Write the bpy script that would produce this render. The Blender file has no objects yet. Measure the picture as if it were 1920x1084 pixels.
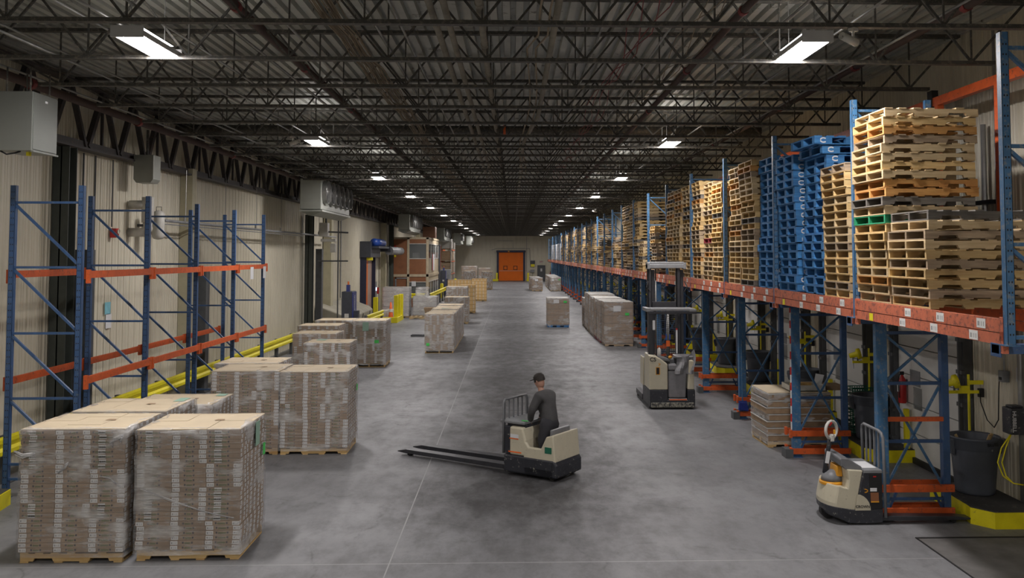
import bpy, math, random
from mathutils import Vector, Matrix, Euler
rnd = random.Random(7)
S = bpy.context.scene
PI = math.pi
def R(a): return math.radians(a)

# ------------------------------------------------------------------ camera
cd = bpy.data.cameras.new('camera'); cam = bpy.data.objects.new('camera', cd)
S.collection.objects.link(cam); S.camera = cam
cam.location = (0, 0, 3.65)
cam.rotation_euler = (R(90) + 0.04905153, 0, -0.02904775)
cd.sensor_width = 36.0; cd.lens = 36.0 * 1650 / 1920
cd.shift_x = -(1010 - 960) / 1920.0
cd.shift_y = (397 - 542) / 1920.0
cd.clip_end = 400
# ------------------------------------------------------------------ world + exposure
W = bpy.data.worlds.new('world'); S.world = W; W.use_nodes = True
W.node_tree.nodes['Background'].inputs[0].default_value = (0.55, 0.6, 0.7, 1)
W.node_tree.nodes['Background'].inputs[1].default_value = 0.05
S.view_settings.view_transform = 'Standard'; S.view_settings.look = 'None'
S.view_settings.gamma = 1; S.view_settings.exposure = 0.38
S.view_settings.use_curve_mapping = False
LAMP = 150.0        # radiance of the high bay diffusers
LIGHT_Y = [-17.2, -7.8, 1.6] + [11.07 + 9.4 * k for k in range(12)]
LIGHT_X = (-4.58, 3.69)
LIGHT_Z = 6.25

# ------------------------------------------------------------------ materials
class NT:
    def __init__(s, name):
        s.m = bpy.data.materials.new(name); s.m.use_nodes = True
        s.t = s.m.node_tree; s.b = s.t.nodes['Principled BSDF']; s.out = s.t.nodes['Material Output']
    def n(s, ty, **kw):
        nd = s.t.nodes.new(ty)
        for k, v in kw.items():
            if k.startswith('i_'):
                key = k[2:]
                nd.inputs[int(key) if key.isdigit() else key.replace('_', ' ')].default_value = v
            else: setattr(nd, k, v)
        return nd
    def l(s, a, b): s.t.links.new(a, b)
    def math(s, op, a, b=None, c=None, clamp=False):
        nd = s.n('ShaderNodeMath', operation=op, use_clamp=clamp)
        for i, v in enumerate((a, b, c)):
            if v is None: continue
            if isinstance(v, (int, float)): nd.inputs[i].default_value = v
            else: s.l(v, nd.inputs[i])
        return nd.outputs[0]
    def mix(s, f, a, b):
        nd = s.n('ShaderNodeMix', data_type='RGBA')
        for i, v in ((0, f), (6, a), (7, b)):
            if isinstance(v, (int, float)): nd.inputs[i].default_value = v
            elif isinstance(v, tuple): nd.inputs[i].default_value = v if len(v) == 4 else v + (1,)
            else: s.l(v, nd.inputs[i])
        return nd.outputs[2]
    def noise(s, scale, detail=4, vec=None, rough=0.6):
        nd = s.n('ShaderNodeTexNoise'); nd.inputs['Scale'].default_value = scale
        nd.inputs['Detail'].default_value = detail; nd.inputs['Roughness'].default_value = rough
        if vec is not None: s.l(vec, nd.inputs['Vector'])
        return nd.outputs['Fac']
    def ramp(s, f, a, b, lo=0.0, hi=1.0):
        nd = s.n('ShaderNodeMapRange', clamp=True)
        nd.inputs[1].default_value = a; nd.inputs[2].default_value = b
        nd.inputs[3].default_value = lo; nd.inputs[4].default_value = hi
        s.l(f, nd.inputs[0]); return nd.outputs[0]
    def coord(s, sc=(1, 1, 1), kind='Object'):
        tc = s.n('ShaderNodeTexCoord'); mp = s.n('ShaderNodeMapping'); mp.inputs['Scale'].default_value = sc
        s.l(tc.outputs[kind], mp.inputs[0]); return mp.outputs[0]
    def bump(s, h, st=0.3, d=0.01):
        b = s.n('ShaderNodeBump'); b.inputs['Strength'].default_value = st; b.inputs['Distance'].default_value = d
        s.l(h, b.inputs['Height']); s.l(b.outputs[0], s.b.inputs['Normal'])

def dk(c, k): return tuple(x * k for x in c)
def pm(name, col, rough=0.5, metal=0.0, var=0.18, scale=6.0, dirt=None, dirt_amt=0.0, bump=0.0, emis=None, es=0, spec=None):
    """painted / plain surface with soft procedural wear"""
    t = NT(name); v = t.coord()
    n1 = t.noise(scale, 5, v)
    c = t.mix(t.ramp(n1, 0.3, 0.7), dk(col, 1 - var), dk(col, 1 + var * .6))
    if dirt is not None:
        n2 = t.noise(scale * 2.7, 8, v, 0.75)
        c = t.mix(t.ramp(n2, 0.62 - dirt_amt * .3, 0.68 - dirt_amt * .25), c, dirt)
    t.l(c, t.b.inputs['Base Color'])
    t.b.inputs['Roughness'].default_value = rough; t.b.inputs['Metallic'].default_value = metal
    if spec is not None: t.b.inputs['Specular IOR Level'].default_value = spec
    if bump: t.bump(n1, bump)
    if emis: t.b.inputs['Emission Color'].default_value = emis + (1,); t.b.inputs['Emission Strength'].default_value = es
    return t.m

M = {}
M['blue'] = pm('rack_blue', (0.035, 0.085, 0.20), .45, dirt=(0.10, 0.13, 0.17), dirt_amt=.15)
M['blue_light'] = pm('rack_blue_scuffed', (0.045, 0.14, 0.28), .45, dirt=(0.16, 0.2, 0.24), dirt_amt=.3)
M['orange'] = pm('rack_orange', (0.60, 0.10, 0.02), .45, dirt=(0.22, 0.06, 0.03), dirt_amt=.2)
M['salmon'] = pm('rack_faded_orange', (0.56, 0.15, 0.075), .55, dirt=(0.22, 0.07, 0.05), dirt_amt=.35)
M['yellow'] = pm('safety_yellow', (0.82, 0.72, 0.01), .45, var=.08, dirt=(0.3, 0.26, 0.05), dirt_amt=.02)
M['ochre'] = pm('beam_ochre', (0.5, 0.3, 0.07), .5)
M['steel_dark'] = pm('joist_steel', (0.06, 0.058, 0.052), .6, dirt=(0.14, 0.125, 0.10), dirt_amt=.35)
M['girder'] = pm('girder_steel', (0.05, 0.045, 0.045), .6, dirt=(0.1, 0.07, 0.05), dirt_amt=.2)
M['pipe_brown'] = pm('sprinkler_pipe_paint', (0.07, 0.042, 0.036), .55)
M['pipe_pale'] = pm('insulated_pipe_jacket', (0.23, 0.21, 0.17), .6)
M['galv'] = pm('galvanised_conduit', (0.30, 0.30, 0.29), .4, .6)
M['cable'] = pm('tan_cable_sheath', (0.24, 0.19, 0.13), .7)
M['redwire'] = pm('red_wire_sheath', (0.2, 0.03, 0.03), .6)
M['bluewire'] = pm('dark_wire_sheath', (0.04, 0.04, 0.09), .6)
M['coldbox'] = pm('unit_cooler_sheet', (0.27, 0.285, 0.265), .36, .6, var=.08, scale=1.5)
M['coldbox_pale'] = pm('unit_cooler_pale_sheet', (0.33, 0.345, 0.31), .45, .3, var=.12, scale=2)
M['greycol'] = pm('column_grey', (0.085, 0.09, 0.095), .55)
M['greencol'] = pm('column_grey_green', (0.05, 0.058, 0.05), .55)
M['cream'] = pm('cream_paint', (0.42, 0.39, 0.27), .6, scale=2)
M['offwhite'] = pm('off_white_plastic', (0.52, 0.51, 0.47), .5)
M['white'] = pm('white_paper', (0.66, 0.67, 0.68), .8, var=.05)
M['beige'] = pm('truck_beige_shell', (0.54, 0.50, 0.38), .38, var=.06, dirt=(0.33, 0.3, 0.23), dirt_amt=.06)
M['tblack'] = pm('truck_black_shell', (0.028, 0.03, 0.038), .42, dirt=(0.3, 0.3, 0.26), dirt_amt=.12)
M['scraped'] = pm('scraped_skirt', (0.32, 0.31, 0.25), .5, dirt=(0.03, 0.03, 0.035), dirt_amt=.5, scale=10)
M['tgrey'] = pm('truck_grey_plastic', (0.16, 0.165, 0.175), .45)
M['padgrey'] = pm('vinyl_pad_grey', (0.22, 0.22, 0.23), .4, bump=.2)
M['midgrey'] = pm('machine_grey', (0.26, 0.27, 0.28), .45, .3)
M['mast'] = pm('mast_steel', (0.06, 0.062, 0.07), .4, .5)
M['rubber'] = pm('black_rubber', (0.014, 0.014, 0.015), .7)
M['amber'] = pm('amber_plastic', (0.7, 0.32, 0.02), .4)
M['red'] = pm('red_enamel', (0.5, 0.02, 0.02), .4)
M['green_tag'] = pm('green_tag', (0.08, 0.62, 0.12), .7, var=.05)
M['mint'] = pm('mint_paper', (0.30, 0.47, 0.37), .7, var=.06)
M['bin'] = pm('bin_charcoal', (0.085, 0.095, 0.115), .5, scale=3)
M['black'] = pm('matt_black', (0.01, 0.01, 0.011), .6)
M['platform'] = pm('curb_rubber_top', (0.05, 0.05, 0.05), .75, dirt=(.12, .11, .1), dirt_amt=.2, scale=3)
M['plate'] = pm('steel_leveler_plate', (0.19, 0.185, 0.18), .6, .3, scale=2.5, var=.3, bump=.4)
M['doororange'] = pm('door_orange', (0.80, 0.17, 0.01), .5, var=.08, scale=1.2, spec=.3)
M['doorblue'] = pm('door_blue_black', (0.02, 0.022, 0.055), .5)
M['dockwhite'] = pm('dock_panel_white', (0.68, 0.68, 0.65), .5, var=.07, scale=.8)
M['office_brown'] = pm('office_woodgrain', (0.26, 0.105, 0.045), .5, scale=3)
M['office_trim'] = pm('office_cream_trim', (0.50, 0.42, 0.29), .55)
M['lan_dark'] = pm('machine_charcoal', (0.045, 0.05, 0.065), .45)
M['lan_blue'] = pm('machine_navy', (0.035, 0.05, 0.20), .45)
M['tarp'] = pm('pale_canvas', (0.36, 0.34, 0.27), .8, scale=2)
M['cone'] = pm('cone_orange', (0.8, 0.14, 0.02), .5)
M['motorblue'] = pm('motor_blue', (0.02, 0.07, 0.35), .4)
M['palletblue'] = pm('pallet_blue', (0.04, 0.20, 0.46), .75, scale=7, var=.4, dirt=(0.03, 0.08, 0.16), dirt_amt=.3)
M['kraft_dark'] = pm('kraft_print_dark', (0.05, 0.045, 0.045), .7)
M['kraft_green'] = pm('kraft_print_olive', (0.14, 0.15, 0.06), .7)
M['sheet'] = pm('pale_top_board', (0.60, 0.50, 0.35), .75, var=.07, scale=3)
M['skin'] = pm('skin', (0.38, 0.21, 0.15), .5, var=.06)
M['jacket'] = pm('grey_work_jacket', (0.065, 0.064, 0.066), .85, bump=.3)
M['trouser'] = pm('dark_trousers', (0.03, 0.03, 0.036), .9, bump=.3)
M['hair'] = pm('dark_hair', (0.02, 0.015, 0.012), .7)
M['greencrate'] = pm('green_crate', (0.01, 0.12, 0.07), .5)
M['stripe_red'] = pm('reflective_red', (0.55, 0.03, 0.03), .5)
M['lens'] = pm('lamp_lens', (0.7, 0.68, 0.6), .3)
M['bluetag'] = pm('pale_blue_notice', (0.20, 0.48, 0.56), .7)
M['broomblue'] = pm('broom_blue', (0.015, 0.03, 0.22), .8, scale=30)
M['pinkish'] = pm('open_door_curtain', (0.5, 0.36, 0.3), .4, var=.1, scale=.8)

def emit_mat():
    t = NT('lamp_diffuser'); t.b.inputs['Base Color'].default_value = (.9, .9, .9, 1)
    t.b.inputs['Emission Color'].default_value = (1.0, 0.945, 0.93, 1); t.b.inputs['Emission Strength'].default_value = LAMP
    return t.m
M['emit'] = emit_mat()
M['uplight'] = pm('lamp_uplight_slot', (.9, .9, .9), .5, emis=(1.0, .95, .93), es=LAMP * .05)
M['led'] = pm('blue_white_led', (.3, .4, .8), .4, emis=(.5, .65, 1), es=3)
M['house'] = pm('lamp_housing_white', (0.5, 0.5, 0.5), .5, .2, var=.05)
M['orangelamp'] = pm('beacon_orange', (0.7, 0.15, 0.02), .4)

def wood(name, a, b, c):
    t = NT(name); v = t.coord((1.2, 1.2, 9)); oi = t.n('ShaderNodeObjectInfo')
    ad = t.n('ShaderNodeVectorMath', operation='ADD'); t.l(v, ad.inputs[0])
    cx = t.n('ShaderNodeCombineXYZ')
    for i in range(3): t.l(t.math('MULTIPLY', oi.outputs['Random'], 37.0 + 11 * i), cx.inputs[i])
    t.l(cx.outputs[0], ad.inputs[1])
    n1 = t.noise(4.5, 6, ad.outputs[0]); n2 = t.noise(1.1, 2, ad.outputs[0])
    c1 = t.mix(t.ramp(n1, .3, .72), a, b)
    rr = t.math('FRACT', t.math('MULTIPLY', oi.outputs['Random'], 7.31))
    c2 = t.mix(t.math('MULTIPLY', t.ramp(n2, .42, .66), t.ramp(rr, 0, 1, .25, .8)), c1, c)
    hs = t.n('ShaderNodeHueSaturation'); t.l(c2, hs.inputs['Color']); t.l(t.ramp(rr, 0, 1, .72, 1.22), hs.inputs['Value'])
    t.l(hs.outputs[0], t.b.inputs['Base Color']); t.b.inputs['Roughness'].default_value = .8
    t.bump(n1, .25, .004); return t.m
M['wood0'] = wood('pallet_wood_yellow', (.52, .35, .14), (.64, .47, .23), (.36, .21, .08))
M['wood1'] = wood('pallet_wood_pale', (.50, .37, .20), (.62, .49, .30), (.34, .23, .11))
M['wood2'] = wood('pallet_wood_weathered', (.30, .22, .14), (.42, .32, .21), (.14, .10, .07))
M['wood3'] = wood('pallet_wood_grey', (.12, .11, .10), (.20, .18, .15), (.06, .055, .05))
M['wood4'] = wood('pallet_wood_orange', (.46, .22, .06), (.56, .31, .10), (.3, .12, .03))
M['palletblue'] = wood('pallet_blue_paint', (.025, .15, .40), (.07, .26, .52), (.02, .08, .22))
M['wood_green'] = pm('pallet_painted_green', (0.02, 0.28, 0.13), .7, scale=9)
M['wood_red'] = pm('pallet_painted_red', (0.25, 0.03, 0.04), .7, scale=9)

def kraft():
    t = NT('kraft_cardboard'); v = t.coord(); oi = t.n('ShaderNodeObjectInfo')
    n = t.noise(7, 4, v)
    c = t.mix(t.ramp(n, .3, .7), (.255, .17, .10), (.36, .255, .16))
    hs = t.n('ShaderNodeHueSaturation'); t.l(c, hs.inputs['Color']); t.l(t.ramp(oi.outputs['Random'], 0, 1, .85, 1.12), hs.inputs['Value'])
    t.l(hs.outputs[0], t.b.inputs['Base Color']); t.b.inputs['Roughness'].default_value = .8; return t.m
M['kraft'] = kraft()
M['kraft_yellow'] = pm('kraft_cardboard_yellow', (.52, .33, .12), .75, var=.1)

def barcode():
    t = NT('barcode_label'); tc = t.n('ShaderNodeTexCoord'); sp = t.n('ShaderNodeSeparateXYZ'); t.l(tc.outputs['UV'], sp.inputs[0])
    x, y = sp.outputs[0], sp.outputs[1]
    bar = t.math('GREATER_THAN', t.math('SINE', t.math('ADD', t.math('MULTIPLY', x, 55.), t.math('MULTIPLY', t.math('SINE', t.math('MULTIPLY', x, 23.)), 3.))), .15)
    inx = t.math('LESS_THAN', t.math('ABSOLUTE', t.math('SUBTRACT', x, .5)), .36)
    iny = t.math('LESS_THAN', t.math('ABSOLUTE', t.math('SUBTRACT', y, .45)), .24)
    f = t.math('MULTIPLY', t.math('MULTIPLY', bar, inx), iny)
    t.l(t.mix(f, (.74, .74, .72), (.12, .12, .12)), t.b.inputs['Base Color']); t.b.inputs['Roughness'].default_value = .6
    return t.m
M['barcode'] = barcode()

def layers_mat(name, a, b, white, pitch, lab=0.5):
    """distant carton load seen whole: courses of cartons with white labels, patterned by position"""
    t = NT(name); tc = t.n('ShaderNodeTexCoord'); sp = t.n('ShaderNodeSeparateXYZ'); t.l(tc.outputs['Object'], sp.inputs[0])
    z = t.math('DIVIDE', sp.outputs[2], pitch); fz = t.math('FRACT', z); iz = t.math('FLOOR', z)
    u = t.math('ADD', sp.outputs[0], sp.outputs[1])
    off = t.math('MULTIPLY', t.math('FLOOR', t.math('DIVIDE', iz, 6.)), .137)
    uu = t.math('DIVIDE', t.math('ADD', u, off), .27); fu = t.math('FRACT', uu)
    seam = t.math('MAXIMUM', t.math('LESS_THAN', fz, .10), t.math('LESS_THAN', fu, .02))
    l1 = t.math('MULTIPLY', t.math('GREATER_THAN', fz, .25), t.math('LESS_THAN', fu, .34))
    l1 = t.math('MULTIPLY', l1, t.math('GREATER_THAN', fu, .04))
    n = t.noise(3, 3, tc.outputs['Object'])
    base = t.mix(t.ramp(n, .3, .7), a, b)
    c = t.mix(t.math('MULTIPLY', l1, lab), base, white)
    c = t.mix(t.math('MULTIPLY', seam, .6), c, dk(a, .35))
    t.l(c, t.b.inputs['Base Color']); t.b.inputs['Roughness'].default_value = .75; return t.m
M['cart_far'] = layers_mat('kraft_courses', (.27, .175, .10), (.36, .25, .15), (.5, .5, .48), .058, .9)
M['cart_big'] = layers_mat('kraft_big_cartons', (.27, .18, .11), (.34, .24, .15), (.4, .35, .28), .30, .0)
M['cart_yel'] = layers_mat('kraft_yellow_cartons', (.62, .40, .16), (.72, .49, .22), (.7, .66, .58), .26, .5)
M['cart_white'] = layers_mat('white_goods', (.42, .42, .42), (.55, .55, .55), (.6, .6, .6), .3, .2)

def wrapmat(name, lo, hi, seed=0.0):
    t = NT(name); t.m.blend_method = 'BLEND' if hasattr(t.m, 'blend_method') else None
    v = t.coord((1.3, 1.3, 11)); v2 = t.coord((1, 1, 2.2))
    oi = t.n('ShaderNodeObjectInfo'); ad = t.n('ShaderNodeVectorMath', operation='ADD'); t.l(v, ad.inputs[0])
    cx = t.n('ShaderNodeCombineXYZ')
    for i in range(3): t.l(t.math('MULTIPLY', oi.outputs['Random'], 19.0 + 7 * i), cx.inputs[i])
    t.l(cx.outputs[0], ad.inputs[1])
    ad2 = t.n('ShaderNodeVectorMath', operation='ADD'); t.l(v2, ad2.inputs[0]); t.l(cx.outputs[0], ad2.inputs[1])
    n1 = t.noise(3.0, 7, ad.outputs[0], .7); n2 = t.noise(1.6, 3, ad2.outputs[0])
    f = t.math('ADD', t.ramp(n1, .50, .66, 0, .5), t.ramp(n2, .50, .66, 0, .7))
    f = t.ramp(f, 0, 1.1, lo, hi)
    tr = t.n('ShaderNodeBsdfTransparent'); tr.inputs[0].default_value = (.96, .96, .97, 1)
    t.b.inputs['Base Color'].default_value = (.78, .78, .77, 1); t.b.inputs['Roughness'].default_value = .2
    t.bump(n1, .55, .02)
    mx = t.n('ShaderNodeMixShader'); t.l(f, mx.inputs[0]); t.l(tr.outputs[0], mx.inputs[1]); t.l(t.b.outputs[0], mx.inputs[2])
    t.l(mx.outputs[0], t.out.inputs[0]); return t.m
M['wrap'] = wrapmat('stretch_wrap', .13, .72)
M['wrap_thick'] = wrapmat('stretch_wrap_thick', .22, .85)

def glass():
    t = NT('window_glass'); t.b.inputs['Base Color'].default_value = (.25, .27, .27, 1); t.b.inputs['Roughness'].default_value = .05
    tr = t.n('ShaderNodeBsdfTransparent'); mx = t.n('ShaderNodeMixShader'); mx.inputs[0].default_value = .35
    t.l(tr.outputs[0], mx.inputs[1]); t.l(t.b.outputs[0], mx.inputs[2]); t.l(mx.outputs[0], t.out.inputs[0]); return t.m
M['glass'] = glass()

def mesh_guard():
    t = NT('wire_mesh'); tc = t.n('ShaderNodeTexCoord'); sp = t.n('ShaderNodeSeparateXYZ'); t.l(tc.outputs['Object'], sp.inputs[0])
    return t.m

def wall_mat():
    t = NT('ribbed_wall_panel'); tc = t.n('ShaderNodeTexCoord'); v = tc.outputs['Object']
    n1 = t.noise(.35, 5, v); n2 = t.noise(3.0, 6, t.coord((1, 1, .25)))
    c = t.mix(t.ramp(n1, .35, .7), (.60, .56, .445), (.68, .64, .52))
    c = t.mix(t.ramp(n2, .5, .75, 0, .35), c, (.42, .385, .30))
    t.l(c, t.b.inputs['Base Color']); t.b.inputs['Roughness'].default_value = .45
    return t.m
M['wall'] = wall_mat()
M['wall_dark'] = pm('bare_wall_panel', (.27, .25, .20), .7, scale=.7, var=.15)

def floor_mat():
    t = NT('sealed_concrete'); tc = t.n('ShaderNodeTexCoord'); v = tc.outputs['Object']; sp = t.n('ShaderNodeSeparateXYZ'); t.l(v, sp.inputs[0])
    x, y = sp.outputs[0], sp.outputs[1]
    n1 = t.noise(.32, 6, v, .6); n2 = t.noise(2.6, 9, t.coord((1, .55, 1)), .72); n3 = t.noise(24, 6, v, .8)
    c = t.mix(t.ramp(n1, .33, .68), (.150, .152, .160), (.255, .26, .272))
    c = t.mix(t.ramp(n2, .45, .72, 0, .6), c, (.11, .108, .108))
    c = t.mix(t.ramp(n3, .6, .78, 0, .35), c, (.30, .30, .30))
    # dark tyre-worn lane down the middle of the aisle, a real stain with ragged edges
    wob = t.math('MULTIPLY', t.math('SUBTRACT', t.noise(.5, 5, v), .5), 2.2)
    dx = t.math('ABSOLUTE', t.math('ADD', t.math('SUBTRACT', x, .2), wob))
    lane = t.math('MULTIPLY', t.ramp(dx, 2.2, .6), t.math('MULTIPLY', t.ramp(y, 75, 22), t.ramp(y, 9, 13)))
    lane = t.math('MULTIPLY', lane, t.ramp(n2, .3, .6, .55, 1))
    c = t.mix(lane, c, (.040, .039, .040))
    # curved tyre scrub marks
    vm = t.n('ShaderNodeTexVoronoi', feature='DISTANCE_TO_EDGE'); vm.inputs['Scale'].default_value = .33; 
    nd = t.n('ShaderNodeTexNoise'); nd.inputs['Scale'].default_value = .5; t.l(v, nd.inputs['Vector'])
    av = t.n('ShaderNodeVectorMath', operation='ADD'); t.l(v, av.inputs[0])
    scl = t.n('ShaderNodeVectorMath', operation='SCALE'); scl.inputs['Scale'].default_value = 3.0; t.l(nd.outputs['Color'], scl.inputs[0]); t.l(scl.outputs[0], av.inputs[1]); t.l(av.outputs[0], vm.inputs['Vector'])
    c = t.mix(t.math('MULTIPLY', t.ramp(vm.outputs['Distance'], .012, .0), t.ramp(n2, .45, .6, 0, .45)), c, (.05, .05, .05))
    # saw-cut joints
    jx = t.math('LESS_THAN', t.math('ABSOLUTE', t.math('ADD', x, 1.46)), .008)
    yy = t.math('SUBTRACT', t.math('FRACT', t.math('DIVIDE', t.math('SUBTRACT', y, 5.62), 10.05)), .5)
    jy = t.math('LESS_THAN', t.math('ABSOLUTE', yy), .0011)
    yd = t.math('SUBTRACT', t.math('FRACT', t.math('DIVIDE', t.math('SUBTRACT', y, 15.75), 10.05)), .5)
    c = t.mix(t.math('MULTIPLY', jy, .7), c, (.33, .33, .33))
    c = t.mix(t.math('MULTIPLY', jx, t.ramp(n2, .35, .6, .2, .9)), c, (.36, .36, .36))
    t.l(c, t.b.inputs['Base Color'])
    t.l(t.ramp(n2, .3, .75, .42, .66), t.b.inputs['Roughness']); t.b.inputs['Specular IOR Level'].default_value = .35
    t.bump(n3, .12, .004)
    return t.m
M['floor'] = floor_mat()
M['deck'] = pm('galvanised_roof_deck', (.50, .51, .47), .5, .1, var=.25, scale=.9, dirt=(.1, .09, .07), dirt_amt=.1)

# ------------------------------------------------------------------ mesh builder
class MB:
    def __init__(s): s.v = []; s.f = []; s.mi = []; s.uv = {}
    def quad(s, a, b, c, d, mi=0, uv=False):
        n = len(s.v); s.v += [tuple(a), tuple(b), tuple(c), tuple(d)]; s.f.append((n, n + 1, n + 2, n + 3)); s.mi.append(mi)
        if uv: s.uv[len(s.f) - 1] = ((0, 0), (1, 0), (1, 1), (0, 1))
    def box(s, x0, x1, y0, y1, z0, z1, mi=0, M4=None):
        n = len(s.v)
        p = [(x0, y0, z0), (x1, y0, z0), (x1, y1, z0), (x0, y1, z0), (x0, y0, z1), (x1, y0, z1), (x1, y1, z1), (x0, y1, z1)]
        if M4 is not None: p = [tuple(M4 @ Vector(q)) for q in p]
        s.v += p
        for f in ((0, 3, 2, 1), (4, 5, 6, 7), (0, 1, 5, 4), (1, 2, 6, 5), (2, 3, 7, 6), (3, 0, 4, 7)):
            s.f.append(tuple(n + i for i in f)); s.mi.append(mi)
    def frame(s, p, q, up=(0, 0, 1)):
        p, q = Vector(p), Vector(q); d = (q - p); L = d.length; d = d / L
        u = Vector(up)
        if abs(d.dot(u)) > .98: u = Vector((0, 1, 0))
        sx = d.cross(u).normalized(); sz = sx.cross(d)
        m = Matrix(((sx.x, d.x, sz.x, p.x), (sx.y, d.y, sz.y, p.y), (sx.z, d.z, sz.z, p.z), (0, 0, 0, 1)))
        return m, L
    def bar(s, p, q, w, h, mi=0, up=(0, 0, 1)):
        m, L = s.frame(p, q, up); s.box(-w / 2, w / 2, 0, L, -h / 2, h / 2, mi, m)
    def tube(s, pts, r, seg=8, mi=0, caps=True):
        pts = [Vector(p) for p in pts]; rs = r if isinstance(r, (list, tuple)) else [r] * len(pts)
        rings = []; prev = None
        for i, p in enumerate(pts):
            d = (pts[min(i + 1, len(pts) - 1)] - pts[max(i - 1, 0)]).normalized()
            if prev is None:
                u = Vector((0, 0, 1)) if abs(d.z) < .9 else Vector((1, 0, 0))
                a = d.cross(u).normalized()
            else:
                a = (prev - d * prev.dot(d)).normalized()
            prev = a; b = d.cross(a); n = len(s.v)
            for k in range(seg):
                t = 2 * PI * k / seg; s.v.append(tuple(p + (a * math.cos(t) + b * math.sin(t)) * rs[i]))
            rings.append(n)
        for i in range(len(rings) - 1):
            for k in range(seg):
                k2 = (k + 1) % seg; s.f.append((rings[i] + k, rings[i] + k2, rings[i + 1] + k2, rings[i + 1] + k)); s.mi.append(mi)
        if caps:
            s.f.append(tuple(rings[0] + k for k in range(seg))[::-1]); s.mi.append(mi)
            s.f.append(tuple(rings[-1] + k for k in range(seg))); s.mi.append(mi)
    def lathe(s, prof, c=(0, 0, 0), seg=28, mi=0, M4=None):
        rings = []
        for r, z in prof:
            n = len(s.v)
            for k in range(seg):
                t = 2 * PI * k / seg; q = Vector((c[0] + r * math.cos(t), c[1] + r * math.sin(t), c[2] + z))
                if M4 is not None: q = M4 @ q
                s.v.append(tuple(q))
            rings.append(n)
        for i in range(len(rings) - 1):
            for k in range(seg):
                k2 = (k + 1) % seg; s.f.append((rings[i] + k, rings[i] + k2, rings[i + 1] + k2, rings[i + 1] + k)); s.mi.append(mi)
    def prism(s, poly, a0, a1, axis='y', mi=0, M4=None):
        """poly: 2-D outline; extruded along axis. axis y: poly=(x,z); axis x: poly=(y,z); axis z: poly=(x,y)"""
        def put(p, a):
            q = {'y': (p[0], a, p[1]), 'x': (a, p[0], p[1]), 'z': (p[0], p[1], a)}[axis]
            return tuple(M4 @ Vector(q)) if M4 is not None else q
        n = len(s.v); k = len(poly)
        s.v += [put(p, a0) for p in poly] + [put(p, a1) for p in poly]
        s.f.append(tuple(range(n, n + k))); s.mi.append(mi)
        s.f.append(tuple(range(n + 2 * k - 1, n + k - 1, -1))); s.mi.append(mi)
        for i in range(k):
            j = (i + 1) % k; s.f.append((n + i, n + k + i, n + k + j, n + j)); s.mi.append(mi)
    def mesh(s, name, mats, smooth=False, fix=True):
        me = bpy.data.meshes.new(name); me.from_pydata(s.v, [], s.f)
        for m in (mats if isinstance(mats, (list, tuple)) else [mats]): me.materials.append(m)
        me.polygons.foreach_set('material_index', s.mi)
        if s.uv:
            ul = me.uv_layers.new(name='UVMap')
            for fi, uvs in s.uv.items():
                for li, c in zip(me.polygons[fi].loop_indices, uvs): ul.data[li].uv = c
        if smooth: me.polygons.foreach_set('use_smooth', [True] * len(me.polygons))
        me.update(); return me
    def build(s, name, mats, parent=None, bevel=0, smooth=False, loc=None):
        return link(name, s.mesh(name, mats, smooth), parent, bevel, loc)
COL = S.collection
def link(name, me, parent=None, bevel=0, loc=None):
    o = bpy.data.objects.new(name, me); COL.objects.link(o)
    if parent is not None: o.parent = parent
    if loc is not None: o.location = loc
    if bevel:
        b = o.modifiers.new('bevel', 'BEVEL'); b.width = bevel; b.segments = 2; b.limit_method = 'ANGLE'; b.angle_limit = R(40)
    return o
def tag(o, label, cat, group=None, kind=None):
    if label: o['label'] = label
    if cat: o['category'] = cat
    if group: o['group'] = group
    if kind: o['kind'] = kind
    return o
def thing(name, label, cat, loc=(0, 0, 0), rz=0, group=None):
    o = bpy.data.objects.new(name, None); COL.objects.link(o); o.location = loc; o.rotation_euler = (0, 0, rz)
    o.empty_display_size = .2; return tag(o, label, cat, group)
def struct(o): o['kind'] = 'structure'; return o
def kids(o): return list(o.children)
def dup(root, loc, rz=0, label=None, group=None):
    r = root.copy(); COL.objects.link(r); r.location = loc; r.rotation_euler = (0, 0, rz)
    if label: r['label'] = label
    if group: r['group'] = group
    def rec(src, dst):
        for ch in kids(src):
            c = ch.copy(); COL.objects.link(c); c.parent = dst; c.matrix_parent_inverse = ch.matrix_parent_inverse.copy(); rec(ch, c)
    rec(root, r); return r
ORD = ['first', 'second', 'third', 'fourth', 'fifth', 'sixth', 'seventh', 'eighth', 'ninth', 'tenth', 'eleventh', 'twelfth', 'thirteenth', 'fourteenth',
       'fifteenth', 'sixteenth', 'seventeenth', 'eighteenth', 'nineteenth', 'twentieth', 'twenty-first', 'twenty-second', 'twenty-third', 'twenty-fourth',
       'twenty-fifth', 'twenty-sixth', 'twenty-seventh', 'twenty-eighth', 'twenty-ninth', 'thirtieth', 'thirty-first', 'thirty-second', 'thirty-third']
def text(txt, size, mat, parent, loc, rot, name='lettering', bold=True, shear=0):
    cu = bpy.data.curves.new(name, 'FONT'); cu.body = txt; cu.size = size; cu.extrude = .001; cu.align_x = 'CENTER'; cu.align_y = 'CENTER'; cu.shear = shear
    if bold: cu.offset = size * .018
    tmp = bpy.data.objects.new(name, cu); COL.objects.link(tmp)
    me = bpy.data.meshes.new_from_object(tmp.evaluated_get(bpy.context.evaluated_depsgraph_get()))
    bpy.data.objects.remove(tmp); me.materials.clear(); me.materials.append(mat)
    o = bpy.data.objects.new(name, me); COL.objects.link(o); o.parent = parent; o.location = loc; o.rotation_euler = rot
    return o

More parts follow.
